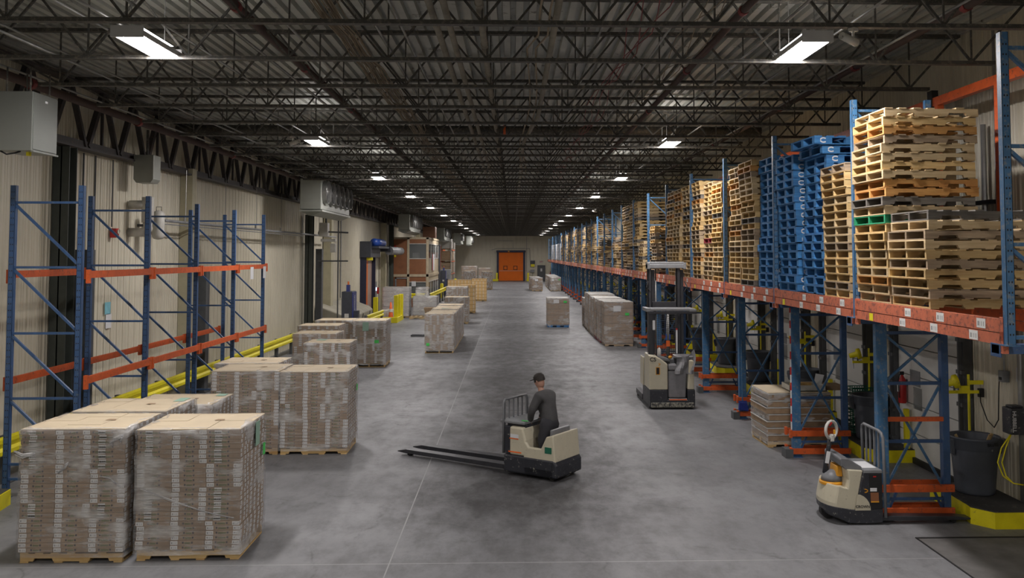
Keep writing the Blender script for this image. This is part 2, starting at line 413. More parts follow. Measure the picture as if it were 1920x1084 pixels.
# ================================================================== SETTING
XL, XR, YB, YF, ZC = -8.7, 7.15, 123.4, -14.0, 7.15
m = MB(); m.quad((XL, YF, 0), (XR, YF, 0), (XR, YB, 0), (XL, YB, 0)); struct(m.build('floor', M['floor']))
# corrugated roof deck: ribs run along the hall
m = MB(); x = XL; prof = []
while x < XR:
    prof += [(x, ZC), (x + .10, ZC), (x + .11, ZC + .08), (x + .18, ZC + .08), (x + .19, ZC)]; x += .19
for a, b in zip(prof[:-1], prof[1:]):
    if a == b: continue
    m.quad((a[0], YF, a[1]), (a[0], YB, a[1]), (b[0], YB, b[1]), (b[0], YF, b[1]))
m.quad((XL, YF, ZC + .09), (XR, YF, ZC + .09), (XR, YB, ZC + .09), (XL, YB, ZC + .09))
struct(m.build('ceiling', M['deck']))
def ribbed(name, fixed, a0, a1, axis, z0=0, z1=7.2, inward=1, pitch=.3):
    """wall of vertical ribbed panels; geometry ribs"""
    m = MB(); pts = []; a = a0
    while a < a1:
        for da, d in ((0, 0), (.045, 0), (.06, .022), (.10, .022), (.115, 0), (.165, 0), (.175, .01), (.195, .01), (.205, 0), (.235, 0), (.245, .01), (.265, .01), (.275, 0)):
            if a + da < a1: pts.append((a + da, d))
        a += pitch
    pts.append((a1, 0))
    for p, q in zip(pts[:-1], pts[1:]):
        f = lambda t, z: (fixed + inward * t[1], t[0], z) if axis == 'y' else (t[0], fixed + inward * t[1], z)
        m.quad(f(p, z0), f(q, z0), f(q, z1), f(p, z1))
    return struct(m.build(name, M['wall']))
ribbed('wall_left', XL, YF, YB, 'y', inward=1)
ribbed('wall_right', XR, YF, YB, 'y', inward=-1)
ribbed('wall_back', YB, XL, XR, 'x', inward=-1, pitch=.6)
ribbed('wall_front', YF, XL, XR, 'x', inward=1, pitch=.6)

# back door (orange, high speed) with frame, windows, header
d1 = thing('door_1', None, None, (-.29, YB - .1, 0)); struct(d1); 
m = MB(); m.box(-1.72, 1.72, -.06, 0, .05, 4.0)
for k in range(14): m.box(-1.72, 1.72, -.075, -.06, .3 + .26 * k, .312 + .26 * k)
m.build('door_curtain', M['doororange'], d1)
m = MB(); m.box(-1.98, -1.70, -.16, .05, 0, 4.2); m.box(1.70, 1.98, -.16, .05, 0, 4.2); m.box(-2.05, 2.05, -.3, .05, 4.0, 4.28); m.build('door_frame', M['doorblue'], d1)
for sx in (-.78, .62):
    m = MB(); m.box(sx - .28, sx + .28, -.10, -.062, 1.55, 2.12); o = m.build('window_frame', M['rubber'], d1)
    m = MB(); m.box(sx - .2, sx + .2, -.105, -.10, 1.63, 2.04); m.build('pane', M['doororange'], d1)
m = MB(); m.box(-1.72, 1.72, -.09, -.06, 1.40, 1.46); m.build('stripe', M['pinkish'], d1)
m = MB(); m.box(-.45, -.2, -.33, -.3, 4.06, 4.2); m.build('warning_light', M['amber'], d1)
for sx, nm in ((-2.25, 'left'), (2.1, 'right')):
    t = thing('door_guard', 'yellow steel guard at the %s foot of the orange door' % nm, 'guard', (sx, YB - .5, 0))
    m = MB(); m.box(-.12, .12, -.1, .1, 0, 1.15); m.build('post', M['yellow'], t)
    m = MB(); m.box(-.7 if sx < 0 else -.2, .2 if sx < 0 else .75, -.25, .15, 0, .3); m.build('curb', M['yellow'], t)
t = thing('door_5', None, None, (3.95, YB - .1, 0)); struct(t)
m = MB(); m.box(-.45, .45, -.06, 0, 0, 2.1); m.build('door_leaf', M['greycol'], t)
m = MB(); m.box(-.12, .12, -.075, -.06, 1.35, 1.75); m.build('notice', M['white'], t)
m = MB(); m.box(-.55, -.45, -.1, 0, 0, 2.2); m.box(.45, .55, -.1, 0, 0, 2.2); m.box(-.55, .55, -.1, 0, 2.1, 2.2); m.build('door_frame', M['lan_dark'], t)
t = thing('exit_sign', 'small lit exit sign above the grey personnel door', 'sign', (3.95, YB - .045, 2.55))
m = MB(); m.box(-.28, .28, -.04, .02, 0, .28); m.build('sign_case', M['offwhite'], t)
text('EXIT', .2, M['red'], t, (0, -.046, .14), (R(90), 0, 0))
t = thing('control_cabinet', 'dark control cabinet with yellow lower half right of the orange door', 'cabinet', (2.75, YB - .25, 2.0))
m = MB(); m.box(-.3, .3, -.1, .15, .35, .85); m.build('cabinet_body', M['lan_dark'], t); m = MB(); m.box(-.26, .26, -.12, -.1, 0, .36); m.build('yellow_panel', M['yellow'], t)
t = thing('junction_box', 'grey junction box with conduit below the yellow cabinet', 'electrical box', (2.7, YB - .2, 1.2))
m = MB(); m.box(-.3, .3, -.1, .1, 0, .4); m.build('box_body', M['midgrey'], t); m = MB(); m.tube([(0, 0, 0), (0, 0, -1.2)], .03); m.tube([(-.3, 0, .2), (-.8, 0, .1), (-.8, 0, 5)], .025); m.build('conduit', M['midgrey'], t)
t = thing('door_conduit', 'thin grey conduit looping above the orange door', 'conduit', (0, YB - .08, 0))
m = MB(); m.tube([(-3.0, 0, 4.3), (-2.3, 0, 4.55), (2.3, 0, 4.55), (2.45, 0, 1.9)], .03); m.tube([(0, 0, 4.55), (0, 0, 5.6), (-2.2, 0, 5.6)], .02); m.build('pipe', M['midgrey'], t)
t = thing('fire_extinguisher', 'small red fire extinguisher on the far wall', 'fire extinguisher', (5.2, YB - .14, .55))
m = MB(); m.lathe([(0, 0), (.1, 0), (.1, .5), (.04, .6), (.03, .68), (0, .68)], seg=12); m.build('cylinder', M['red'], t, smooth=True)
m = MB(); m.box(-.05, .05, -.03, .03, .68, .76); m.build('valve', M['black'], t); m = MB(); m.box(-.06, .06, .08, .12, .2, .5); m.build('bracket', M['greycol'], t)

# ------------------------------------------------------------------ dock doors on the right wall
DY = 3.74
def dock_door(n, yc):
    t = thing('door_%d' % n, None, None, (XR - .03, yc, 0)); struct(t)
    m = MB()
    for k in range(6): m.box(-.05, 0, -1.2, 1.2, .02 + .5 * k, .505 + .5 * k)
    m.build('door_panel', M['dockwhite'], t, bevel=.006)
    m = MB()
    for s in (-1, 1):
        m.box(-.14, 0, s * 1.25 - .05, s * 1.25 + .05, 0, 3.6); m.box(-.2, -.14, s * 1.25 - .02, s * 1.25 + .02, .2, 3.6)
        for k in range(7): m.box(-.19, -.12, s * 1.25 - .09, s * 1.25 + .09, .3 + .5 * k, .36 + .5 * k)
    m.build('track', M['greycol'], t)
    m = MB(); m.box(-.1, 0, -1.2, 1.2, 0, .1); m.build('bottom_seal', M['rubber'], t)
    m = MB(); m.box(-.065, -.05, .35, .72, 1.35, 1.62); m.build('lock_plate', M['midgrey'], t)
    m = MB(); m.box(-.07, -.05, .3, .6, .95, 1.33); m.build('dock_window', M['glass'], t)
for k in range(12): dock_door(6 + k, 14.85 + DY * k)

# ------------------------------------------------------------------ ceiling lights
def make_light(label):
    t = thing('ceiling_light', label, 'ceiling light', (0, 0, 0), 0, 'high bay lights under the roof')
    m = MB(); m.quad((-.165, .6, 0), (.165, .6, 0), (.165, -.6, 0), (-.165, -.6, 0)); m.build('diffuser', M['emit'], t)
    m = MB(); m.box(-.185, .185, -.62, .62, .004, .07); m.box(-.19, .19, -.63, -.6, -.02, .12); m.box(-.19, .19, .6, .63, -.02, .12); m.box(-.06, .06, -.4, .4, .07, .13); m.build('housing', M['house'], t)
    m = MB(); m.quad((-.12, -.5, .135), (.12, -.5, .135), (.12, .5, .135), (-.12, .5, .135)); m.build('uplight_slot', M['uplight'], t)
    for y in (-.5, .5): m = MB(); m.tube([(0, y, .1), (0, y, .8)], .006, 5); m.build('hanger', M['galv'], t)
    return t
L0 = None
for si, x in enumerate(LIGHT_X):
    side = ('left', 'right')[si]; vis = 0
    for i, y in enumerate(LIGHT_Y):
        if y < 5: lab = 'long white LED high bay light of the %s row, %s one behind the viewpoint' % (side, ORD[2 - i])
        else: lab = 'glowing white LED high bay light, %s in the %s row counted from the front' % (ORD[i - 3], side)
        if L0 is None: L0 = make_light(lab); L0.location = (x, y, LIGHT_Z)
        else: dup(L0, (x, y, LIGHT_Z), 0, lab)

# ------------------------------------------------------------------ roof joists
ZB, ZT = 6.235, 7.10
def make_joist(label):
    t = thing('roof_joist', label, 'roof joist', (0, 0, 0), 0, 'open-web steel joists under the roof')
    m = MB(); m.box(-8.5, 7.0, -.055, -.004, ZT - .05, ZT - .0); m.box(-8.5, 7.0, .004, .055, ZT - .05, ZT); m.build('top_chord', M['steel_dark'], t)
    m = MB(); m.box(-7.2, 6.5, -.05, -.004, ZB - .012, ZB + .03); m.box(-7.2, 6.5, .004, .05, ZB - .012, ZB + .03); m.box(-7.2, 6.5, -.05, .05, ZB - .018, ZB - .012); m.build('bottom_chord', M['steel_dark'], t)
    m = MB(); n = 10; x0, x1 = -6.9, 6.2; st = (x1 - x0) / n
    for k in range(n):
        xb = x0 + st * k; xm = xb + st / 2
        m.bar((xb, 0, ZB + .02), (xm, 0, ZT - .03), .028, .028); m.bar((xm, 0, ZT - .03), (xb + st, 0, ZB + .02), .028, .028)
        m.bar((xb, 0, ZB + .02), (xb, 0, ZT - .02), .02, .02)
    m.bar((x0, 0, ZB + .02), (-8.4, 0, ZT - .03), .03, .03); m.bar((x1, 0, ZB + .02), (6.95, 0, ZT - .03), .03, .03); m.bar((x1, 0, ZB + .02), (x1, 0, ZT - .02), .02, .02)
    m.build('web', M['steel_dark'], t); return t
J0 = make_joist('dark open-web steel joist of the tight far rows or behind the viewpoint'); J0.location = (0, 9.75, 0)
J0_KEEP = J0['label']
for k in range(-10, 60):
    if k == 0: continue
    y = 9.75 + 1.87 * k
    if y < YB - .5: dup(J0, (0, y, 0), 0, None if (k < -4 or k > 27) else 'dark open-web steel joist spanning the hall, %s from the front' % ORD[k + 4])

J0['label'] = 'dark open-web steel joist spanning the hall, fifth from the front'
# left wall girder truss
t = thing('wall_girder', 'heavy dark steel truss girder running along the top of the left wall', 'girder')
m = MB(); m.box(-8.62, -8.38, YF + .2, YB - .2, 5.72, 5.76); m.box(-8.52, -8.48, YF + .2, YB - .2, 5.76, 5.9); m.build('bottom_chord', M['girder'], t)
m = MB(); m.box(-8.62, -8.38, YF + .2, YB - .2, 6.98, 7.02); m.build('top_chord', M['girder'], t)
m = MB(); y = YF + .5; i = 0
while y < YB - 2:
    m.bar((-8.5, y, 5.8), (-8.5, y + .62, 7.0), .10, .10, up=(1, 0, 0)); m.bar((-8.5, y + 1.3, 5.8), (-8.5, y + .68, 7.0), .07, .1, up=(1, 0, 0))
    if i % 2 == 0: m.bar((-8.52, y + .65, 5.8), (-8.52, y + .65, 7.0), .05, .05)
    y += 1.42; i += 1
m.build('web', M['girder'], t)
t = thing('cross_beam', 'thick dark pipe crossing the roof level from wall to wall', 'pipe', (0, 22.1, 6.80))
m = MB(); m.tube([(-8.4, 0, 0), (6.3, 0, 0)], .10, 12); m.build('pipe', M['steel_dark'], t, smooth=True)
m = MB(); m.tube([(-.25, 0, 0), (-.19, 0, 0)], .125, 12); m.build('coupling', M['cone'], t)

# pipes running the length of the hall
def run_pipe(name, label, cat, x, z, r, mat, y0=-10, y1=122, seg=8, rings=None, x1=None):
    t = thing(name, label, cat, (x, 0, z)); m = MB(); m.tube([(0, y0, 0), ((x1 - x) if x1 is not None else 0, y1, 0)], r, seg); m.build('pipe', M[mat], t, smooth=True)
    if rings:
        m = MB()
        for y in rings: m.tube([(0, y - .05, 0), (0, y + .05, 0)], r * 1.25, seg)
        m.build('coupling', M['redwire' if mat == 'pipe_brown' else mat], t)
run_pipe('insulated_pipe', 'leftmost of the pale pipes running along the middle of the roof', 'pipe', -.93, 6.42, .042, 'pipe_pale', seg=10)
run_pipe('insulated_pipe', 'second pale pipe from left along the middle of the roof, beside its twin', 'pipe', -.77, 6.42, .04, 'pipe_pale', seg=10)
run_pipe('insulated_pipe', 'pale pipe with collars just left of the roof centre', 'pipe', -.38, 6.42, .042, 'pipe_pale', seg=10, rings=[9.6, 11.5, 13.3, 15.2])
t = thing('insulated_pipe', 'pale pipe right of the roof centre that bends toward the middle further back', 'pipe', (.5, 0, 6.42))
m = MB(); m.tube([(0, -10, 0), (0, 17.5, 0), (-.05, 18.3, 0), (-.24, 21.5, 0), (-.26, 22.5, 0), (-.26, 122, 0)], .042, 10); m.build('pipe', M['pipe_pale'], t, smooth=True)
for x, z, r, lab in ((-7.62, 6.35, .075, 'fat brown sprinkler main along the left wall girder'), (-3.32, 6.62, .055, 'brown sprinkler pipe left of the roof middle'),
                     (2.8, 6.62, .05, 'brown sprinkler pipe right of the roof middle'), (5.55, 6.7, .06, 'brown sprinkler pipe above the right pallet rack')):
    run_pipe('sprinkler_pipe', lab, 'pipe', x, z, r, 'pipe_brown', rings=[10.5, 14, 18, 24, 33])
for x, z, lab in ((-6.05, 6.29, 'thin galvanised conduit under the joists near the left lights'), (-7.1, 6.28, 'thin galvanised conduit nearest the left wall under the joists'), (-3.55, 6.5, 'thin galvanised conduit beside the left brown sprinkler pipe'),
                  (-2.75, 6.45, 'thin conduit left of the tan cable bundle'), (-1.35, 6.4, 'thin conduit between the cable bundle and the pale pipes'), (-1.7, 6.48, 'thin conduit just right of the tan cable bundle'), (-4.95, 6.55, 'thin conduit above the left light row'),
                  (-6.6, 6.62, 'upper thin conduit between the left light row and the wall'), (-5.5, 6.7, 'upper thin conduit just left of the left light row'), (-4.2, 6.42, 'thin conduit just right of the left light row'), (-2.4, 6.75, 'high thin conduit above the cable bundle'), (1.9, 6.4, 'thin conduit midway between centre pipe and right brown pipe'), (3.2, 6.4, 'thin conduit left of the right light row'), (5.0, 6.45, 'thin conduit above the right rack edge'),
                  (1.15, 6.6, 'thin conduit right of the roof centre pipe'), (4.3, 6.6, 'thin conduit right of the right light row')):
    run_pipe('conduit', lab, 'conduit', x, z, .016, 'galv', seg=6)
# cable bundle
t = thing('cable_bundle', 'sagging bundle of tan cables hung under the joists left of centre', 'cables', (-2.05, 0, 6.38)); m = MB()
for k in range(22):
    ox, oz = rnd.uniform(-.15, .15), rnd.uniform(-.02, .10); pts = []; ph = rnd.uniform(0, 6)
    for j in range(0, 66):
        y = -4 + j * .935
        sag = -.05 * (1 if j % 2 else 0)
        pts.append((ox + .05 * math.sin(y * .7 + ph) + (-.10 if y > 20 else 0), y, oz + sag + .02 * math.sin(y + ph)))
    m.tube(pts, .008, 5)
m.build('cables', M['cable'], t)
for x, lab in ((.36, 'left of two slack cream cords hanging along the roof centre'), (.47, 'right of two slack cream cords hanging along the roof centre')):
    t = thing('hanging_cord', lab, 'cord', (x, 0, 6.3)); m = MB(); pts = []
    for j in range(30):
        y = 4 + j * .9; pts.append((.07 * math.sin(y * .5) - (.14 if y > 10.6 else 0), y, -.05 * (j % 2) + (.03 if y > 12 else 0)))
    m.tube(pts, .012, 6); m.build('cord', M['cable'], t)
t = thing('wire_run', 'thin red wires looping through the joists right of centre', 'wires', (1.5, 0, 6.45)); m = MB()
for k in range(4):
    pts = [(.05 * k + .12 * math.sin(j * .9 + k), 5 + j * .95, .1 * math.sin(j * 1.3 + k * 2)) for j in range(30)]; m.tube(pts, .007, 5)
m.build('wires', M['redwire'], t)
t = thing('wire_run', 'thin yellow-brown wires strung through the joists beside the right lights', 'wires', (2.25, 0, 6.45)); m = MB()
for k in range(3):
    pts = [(.07 * k + .1 * math.sin(j * .8 + k), 5 + j * .95, .12 * math.sin(j * 1.1 + k * 2)) for j in range(30)]; m.tube(pts, .006, 5)
m.build('wires', M['cable'], t)

# ------------------------------------------------------------------ columns on the left wall
def column(y, x, w, d, z1, mat, label, z0=0, name='steel_column', prof='H'):
    t = thing(name, label, 'column', (x, y, 0)); m = MB()
    if prof == 'H':
        m.box(-d / 2, d / 2, -w / 2, -w / 2 + .02, z0, z1); m.box(-d / 2, d / 2, w / 2 - .02, w / 2, z0, z1); m.box(-.012, .012, -w / 2, w / 2, z0, z1)
    else: m.box(-d / 2, d / 2, -w / 2, w / 2, z0, z1)
    m.build('shaft', M[mat], t); m = MB(); m.box(-d / 2 - .05, d / 2 + .05, -w / 2 - .05, w / 2 + .05, 0, .03); m.build('base_plate', M[mat], t)
column(16.9, -8.5, .3, .3, 5.7, 'greencol', 'dark grey-green steel column behind the nearest blue rack frame')
column(17.35, -8.3, .28, .26, 3.75, 'greycol', 'shorter grey steel guard column beside the dark one at the nearest rack', name='guard_column', prof='B')
column(23.3, -8.52, .3, .32, 5.9, 'cream', 'cream boxed column behind the middle of the left rack', prof='B')
column(23.9, -8.3, .28, .26, 3.3, 'greycol', 'grey guard column at the foot of the cream boxed column', name='guard_column', prof='B')
column(36.6, -8.4, .35, .3, 5.3, 'greencol', 'dark green column under the first fan cooler')
column(37.6, -8.2, .3, .26, 3.9, 'greycol', 'grey guard column beside the dark green column under the first fan cooler', name='guard_column', prof='B')
column(40.6, -8.45, .5, .36, 5.7, 'cream', 'cream boxed column right of the dark column under the first cooler', prof='B')
column(57.5, -8.4, .4, .34, 5.7, 'cream', 'cream boxed column beside the rolled dock door', prof='B')
column(61.0, -8.4, .4, .3, 5.7, 'greencol', 'dark column left of the brown office')
for i, y in enumerate((78., 92., 106.)): column(y, -8.4, .4, .34, 7.0, 'cream', ['cream column past the brown office', 'cream column in the far left background', 'last cream column before the far wall'][i], prof='B')

# roof-side stubs and unit coolers
def cooler(y0, x0, x1, ln, z0, z1, label, fans=6):
    t = thing('unit_cooler', label, 'fan cooler', (0, y0, 0)); m = MB(); m.box(x0, x1, 0, ln, z0, z1); m.build('casing', M['coldbox_pale'], t, bevel=.015)
    m = MB(); m.box(x0 - .02, x1 + .05, -.02, ln + .02, z0 - .08, z0 - .02); m.prism([(x0, z0 - .08), (x1, z0 - .08), ((x0 + x1) / 2 + .1, z0 - .2), ((x0 + x1) / 2 - .1, z0 - .2)], .1, ln - .1, 'y'); m.build('drain_pan', M['coldbox_pale'], t)
    for k in range(fans):
        yc = (k + .55) * ln / (fans + .1); rr = min(.40, ln / fans * .46); zc = (z0 + z1) / 2 + .08
        Mx = Matrix.Translation((x1, yc, zc)) @ Matrix.Rotation(R(90), 4, 'Y')
        m = MB(); m.lathe([(rr, 0), (rr, .16), (rr * .93, .16), (rr * .93, .0)], seg=24, M4=Mx); sh = m.build('fan_shroud', M['galv'], t)
        m = MB(); m.lathe([(0, .01), (rr * .92, .01)], seg=20, M4=Mx); m.build('fan_recess', M['black'], sh)
        m = MB()
        for b in range(4):
            Mb = Mx @ Matrix.Rotation(R(90 * b + 20 * k), 4, 'Z') @ Matrix.Translation((rr * .5, 0, .07)) @ Matrix.Rotation(R(30), 4, 'X'); m.box(-rr * .34, rr * .36, -.07, .07, -.004, .004, 0, Mb)
        m.lathe([(0, .11), (.05, .11), (.05, .05)], seg=10, M4=Mx); m.build('fan_blades', M['mast'], sh)
        m = MB()
        for q in (.33, .66, 1.0): 
            m.tube([tuple(Mx @ Vector((rr * q * math.cos(a), rr * q * math.sin(a), .165))) for a in [2 * PI * i / 16 for i in range(17)]], .004, 4, caps=False)
        for b in range(4): m.tube([tuple(Mx @ Vector((0, 0, .165))), tuple(Mx @ Vector((rr * math.cos(b * PI / 2 + .4), rr * math.sin(b * PI / 2 + .4), .165)))], .006, 4)
        m.build('fan_guard', M['galv'], sh)
    m = MB()
    for yy in (.2, ln - .2):
        for xx in (x0 + .1, x1 - .1): m.tube([(xx, yy, z1), (xx, yy, 7.1)], .012, 5)
    m.build('hanger_rod', M['steel_dark'], t)
cooler(30.4, -7.32, -6.6, 5.2, 5.22, 6.28, 'first grey ceiling cooler with a row of six fans above the left wall')
cooler(56.4, -7.32, -6.6, 6.6, 5.25, 6.25, 'second grey ceiling cooler with fans above the brown office')
cooler(84.5, -7.3, -6.6, 7.5, 5.15, 6.25, 'third ceiling cooler right of the brown office roof', 5)
cooler(102, -6.9, -6.05, 5, 5.0, 6.2, 'fourth ceiling cooler far back on the left', 4)
cooler(115, -6.1, -5.45, 4, 5.0, 6.1, 'farthest ceiling cooler before the back wall', 3)
t = thing('unit_cooler', 'plain grey sheet-metal cooler box hanging at the top left corner', 'cooler box', (0, 12.2, 0))
m = MB(); m.box(-7.08, -6.6, 0, .66, 5.08, 5.9); m.build('casing', M['coldbox'], t, bevel=.008)
m = MB(); m.box(-6.6, -6.588, .02, .64, 5.1, 5.88); m.box(-6.61, -6.57, -.0, .66, 5.06, 5.085); m.build('side_panel', M['coldbox'], t, bevel=.004)
m = MB(); m.box(-6.588, -6.584, .3, .36, 5.78, 5.81); m.build('sticker', M['white'], t)
m = MB(); m.tube([(-7.05, .05, 5.08), (-6.95, .03, 5.03), (-6.85, .05, 5.05), (-6.8, .1, 5.08)], .012, 6); m.build('cable_tail', M['black'], t)
m = MB(); m.box(-6.78, -6.74, .2, .26, 5.03, 5.08); m.build('plug', M['yellow'], t)
m = MB()
for xx in (-7.0, -6.68):
    for yy in (.08, .58): m.tube([(xx, yy, 5.9), (xx, yy, 6.25)], .012, 5)
m.build('hanger_rod', M['steel_dark'], t)
t = thing('speaker_box', 'small pale grey box hung from the left girder past the cooler box', 'box', (-8.2, 19.9, 5.25))
m = MB(); m.prism([(-.16, 0), (.16, 0), (.22, .08), (.22, .62), (-.22, .62), (-.22, .08)], -.2, .2, 'y'); m.build('casing', M['coldbox_pale'], t, bevel=.01)
m = MB(); m.tube([(0, 0, .62), (0, 0, 1.2)], .03, 6); m.build('hanger', M['steel_dark'], t)

# wall pipework on the left
t = thing('insulated_pipe_elbow', 'white insulated pipe with elbows bending out of the left wall', 'pipe', (-8.5, 20.35, 0))
m = MB(); m.tube([(-.15, -.25, 4.78), (.25, -.25, 4.78)], .10, 12); m.tube([(.25, -.25, 4.95), (.25, -.25, 4.38)], .13, 14)
m.tube([(.25, -.25, 4.4), (.25, -.22, 4.25), (.1, -.2, 4.16), (-.2, -.2, 4.16)], .10, 12); m.build('pipe', M['offwhite'], t, smooth=True)
t = thing('pipe_canister', 'white insulated canister with a wire handle on the left wall', 'canister', (-8.2, 20.6, 4.0))
m = MB(); m.lathe([(0, 0), (.1, .02), (.14, .1), (.13, .22), (.12, .25), (.13, .3), (.13, .6), (.09, .66), (0, .68)], seg=18); m.build('shell', M['offwhite'], t, smooth=True); m = MB(); m.box(-.48, -.12, -.03, .03, .3, .36); m.build('wall_bracket', M['greycol'], t)
m = MB(); m.tube([(-.06, 0, .66), (-.06, 0, .76), (.06, 0, .76), (.06, 0, .66)], .008, 5); m.build('handle', M['black'], t)
t = thing('wall_rail', 'long galvanised door rail running along the left wall above the rack', 'rail', (0, 0, 0))
m = MB(); m.tube([(-8.15, 20.8, 4.45), (-8.1, 27, 4.45), (-8.05, 34, 4.45), (-8.0, 40, 4.45)], .035, 8); m.tube([(-8.15, 20.8, 4.37), (-8.05, 34, 4.37)], .015, 6); m.build('rail_tube', M['midgrey'], t)
m = MB()
for y in (22, 25, 28, 31, 34, 37): m.tube([(-8.12, y, 4.45), (-8.12, y, 4.6)], .03, 6); m.tube([(-8.1, y, 4.6), (-8.1, y, 5.75)], .008, 4)
m.build('hanger', M['galv'], t)
t = thing('valve_station', 'cluster of pale valves and boxes under the first fan cooler', 'valves', (-7.7, 36.0, 0))
m = MB(); m.box(-.15, .2, -.2, .2, 4.4, 4.95); m.box(.3, .5, -.15, .15, 3.75, 4.1); m.box(-.1, .5, -.1, .2, 4.18, 4.3); m.build('valve_box', M['offwhite'], t, bevel=.02)
m = MB(); m.tube([(-.2, 0, 4.6), (1.0, 0, 4.55)], .035, 7); m.tube([(.1, 0, 4.95), (.1, 0, 5.3)], .04, 8); m.tube([(.6, 0, 5.1), (.6, 0, 0)], .03, 6); m.tube([(-.2, 0, 3.4), (1.0, 0, 3.4)], .03, 7); m.build('pipe', M['greycol'], t)
t = thing('wall_conduit', 'pair of thin vertical conduits on the left wall beside the near column', 'conduit', (XL + .06, 0, 0))
m = MB(); m.tube([(0, 17.9, .2), (0, 17.9, 5.7)], .018, 6); m.tube([(0, 18.4, .2), (0, 18.4, 5.7)], .018, 6); m.build('pipe', M['greycol'], t)
t = thing('wall_conduit', 'thin vertical conduit feeding the red wall alarm', 'conduit', (XL + .06, 19.2, 0))
m = MB(); m.tube([(0, 0, 4.25), (0, 0, 5.7)], .014, 6); m.build('pipe', M['greycol'], t)
t = thing('alarm_strobe', 'small red fire alarm strobe on the left wall', 'fire alarm', (XL + .08, 19.25, 4.02))
m = MB(); m.box(-.05, .09, -.07, .07, 0, .2); m.build('housing', M['red'], t, bevel=.01); m = MB(); m.lathe([(0, 0), (.05, .01), (.05, .03)], M4=Matrix.Translation((.09, 0, .13)) @ Matrix.Rotation(R(90), 4, 'Y'), seg=12); m.build('lens', M['lens'], t)
t = thing('wall_conduit', 'tall thin conduit on the wall left of the rolled dock door', 'conduit', (XL + .06, 44.5, 0))
m = MB(); m.tube([(0, 0, 1.5), (0, 0, 5.7)], .025, 6); m.tube([(0, -3, 5.0), (0, -3, 3.1)], .03, 6); m.box(-.05, .12, -3.25, -2.85, 4.35, 4.5); m.box(-.05, .1, -3.1, -2.9, 2.95, 3.2); m.build('pipe', M['midgrey'], t)
for y, z, c, lab in ((19.15, 2.5, 'bluetag', 'pale blue paper notice on the left wall seen through the second rack frame'), (19.2, 2.25, 'white', 'white paper notice below the blue one on the left wall')):
    m = MB(); m.box(0, .006, -.13, .13, -.17 if c == 'white' else -.12, .14); o = m.build('wall_notice', M[c], None, loc=(XL + .035, y, z)); tag(o, lab, 'notice')

# ------------------------------------------------------------------ left blue rack
def upright(parent, x0, x1, y, h, braces, mat='blue', name='upright_frame', w=.078, holes=True, diag=None, z0=0):
    """a rack frame in the X-Z plane: two posts and bracing"""
    f = bpy.data.objects.new(name, None); COL.objects.link(f); f.parent = parent; f.location = (0, y, 0); f.empty_display_size = .1
    for xx in (x0 + w / 2, x1 - w / 2):
        m = MB(); a = w / 2
        m.box(xx - a, xx + a, -a, -a + .004, z0, h); m.box(xx - a, xx - a + .004, -a, a, z0, h); m.box(xx + a - .004, xx + a, -a, a, z0, h)
        m.box(xx - a - .03, xx + a + .03, -a - .02, a + .02, z0, z0 + .012)
        if holes:
            z = z0 + .1
            while z < h - .05: m.box(xx - .022, xx - .008, -a - .001, -a, z, z + .018, 1); m.box(xx + .008, xx + .022, -a - .001, -a, z, z + .018, 1); z += .1
        m.build('post', [M[mat], M['black']], f)
    for z in braces:
        m = MB(); m.bar((x0 + w, .0, z), (x1 - w, .0, z), .04, .035, up=(0, 0, 1)); m.build('brace', M[mat], f)
    for (a, b, c, d) in (diag or []):
        m = MB(); m.bar((a, 0, b), (c, 0, d), .038, .035); m.build('brace', M[mat], f)
    return f
LY = [13.65 + 2.46 * k for k in range(5)]
lr = thing('pallet_rack', 'empty blue pallet rack with orange beams along the left wall', 'pallet rack')
for k, y in enumerate(LY):
    x0, x1 = -7.66, -6.56; zs = [4.45, 3.46, 2.46, 1.48, .5]
    dg = [(x0 + .06, zs[i] - .03, x1 - .06, zs[i + 1] + .03) for i in range(4)]
    upright(lr, x0, x1, y, 4.71, zs + [.28], diag=dg)
def rack_beam(parent, x, y0, y1, z, h=.11, mat='orange', stick=None, face=1, t=.045):
    m = MB(); m.box(x - t / 2, x + t / 2, y0, y1, z - h / 2, z + h / 2)
    m.box(x - t / 2 - .004, x + t / 2 + .006, y0 - .012, y0 + .045, z - h / 2 - .08, z + h / 2 + .02); m.box(x - t / 2 - .004, x + t / 2 + .006, y1 - .045, y1 + .012, z - h / 2 - .08, z + h / 2 + .02)
    for (yy, w, mi) in (stick or []): X = x - t / 2 - .002; m.quad((X, yy + w, z - .048), (X, yy, z - .048), (X, yy, z + .048), (X, yy + w, z + .048), mi, uv=True)
    return m.build('beam', [M[mat], M['barcode'], M['yellow']], parent)
for k in range(4):
    rack_beam(lr, -6.50, LY[k] + .04, LY[k + 1] - .04, 3.35); rack_beam(lr, -6.50, LY[k] + .04, LY[k + 1] - .04, 1.74); rack_beam(lr, -7.70, LY[k] + .04, LY[k + 1] - .04, 1.72)
rack_beam(lr, -7.70, LY[0] + .04, LY[1] - .04, 3.35)
for yy in (21.9, 23.0): 
    m = MB(); m.box(-6.46, -6.455, yy, yy + .25, 3.05, 3.35); m.build('bay_tag', M['white'], lr)

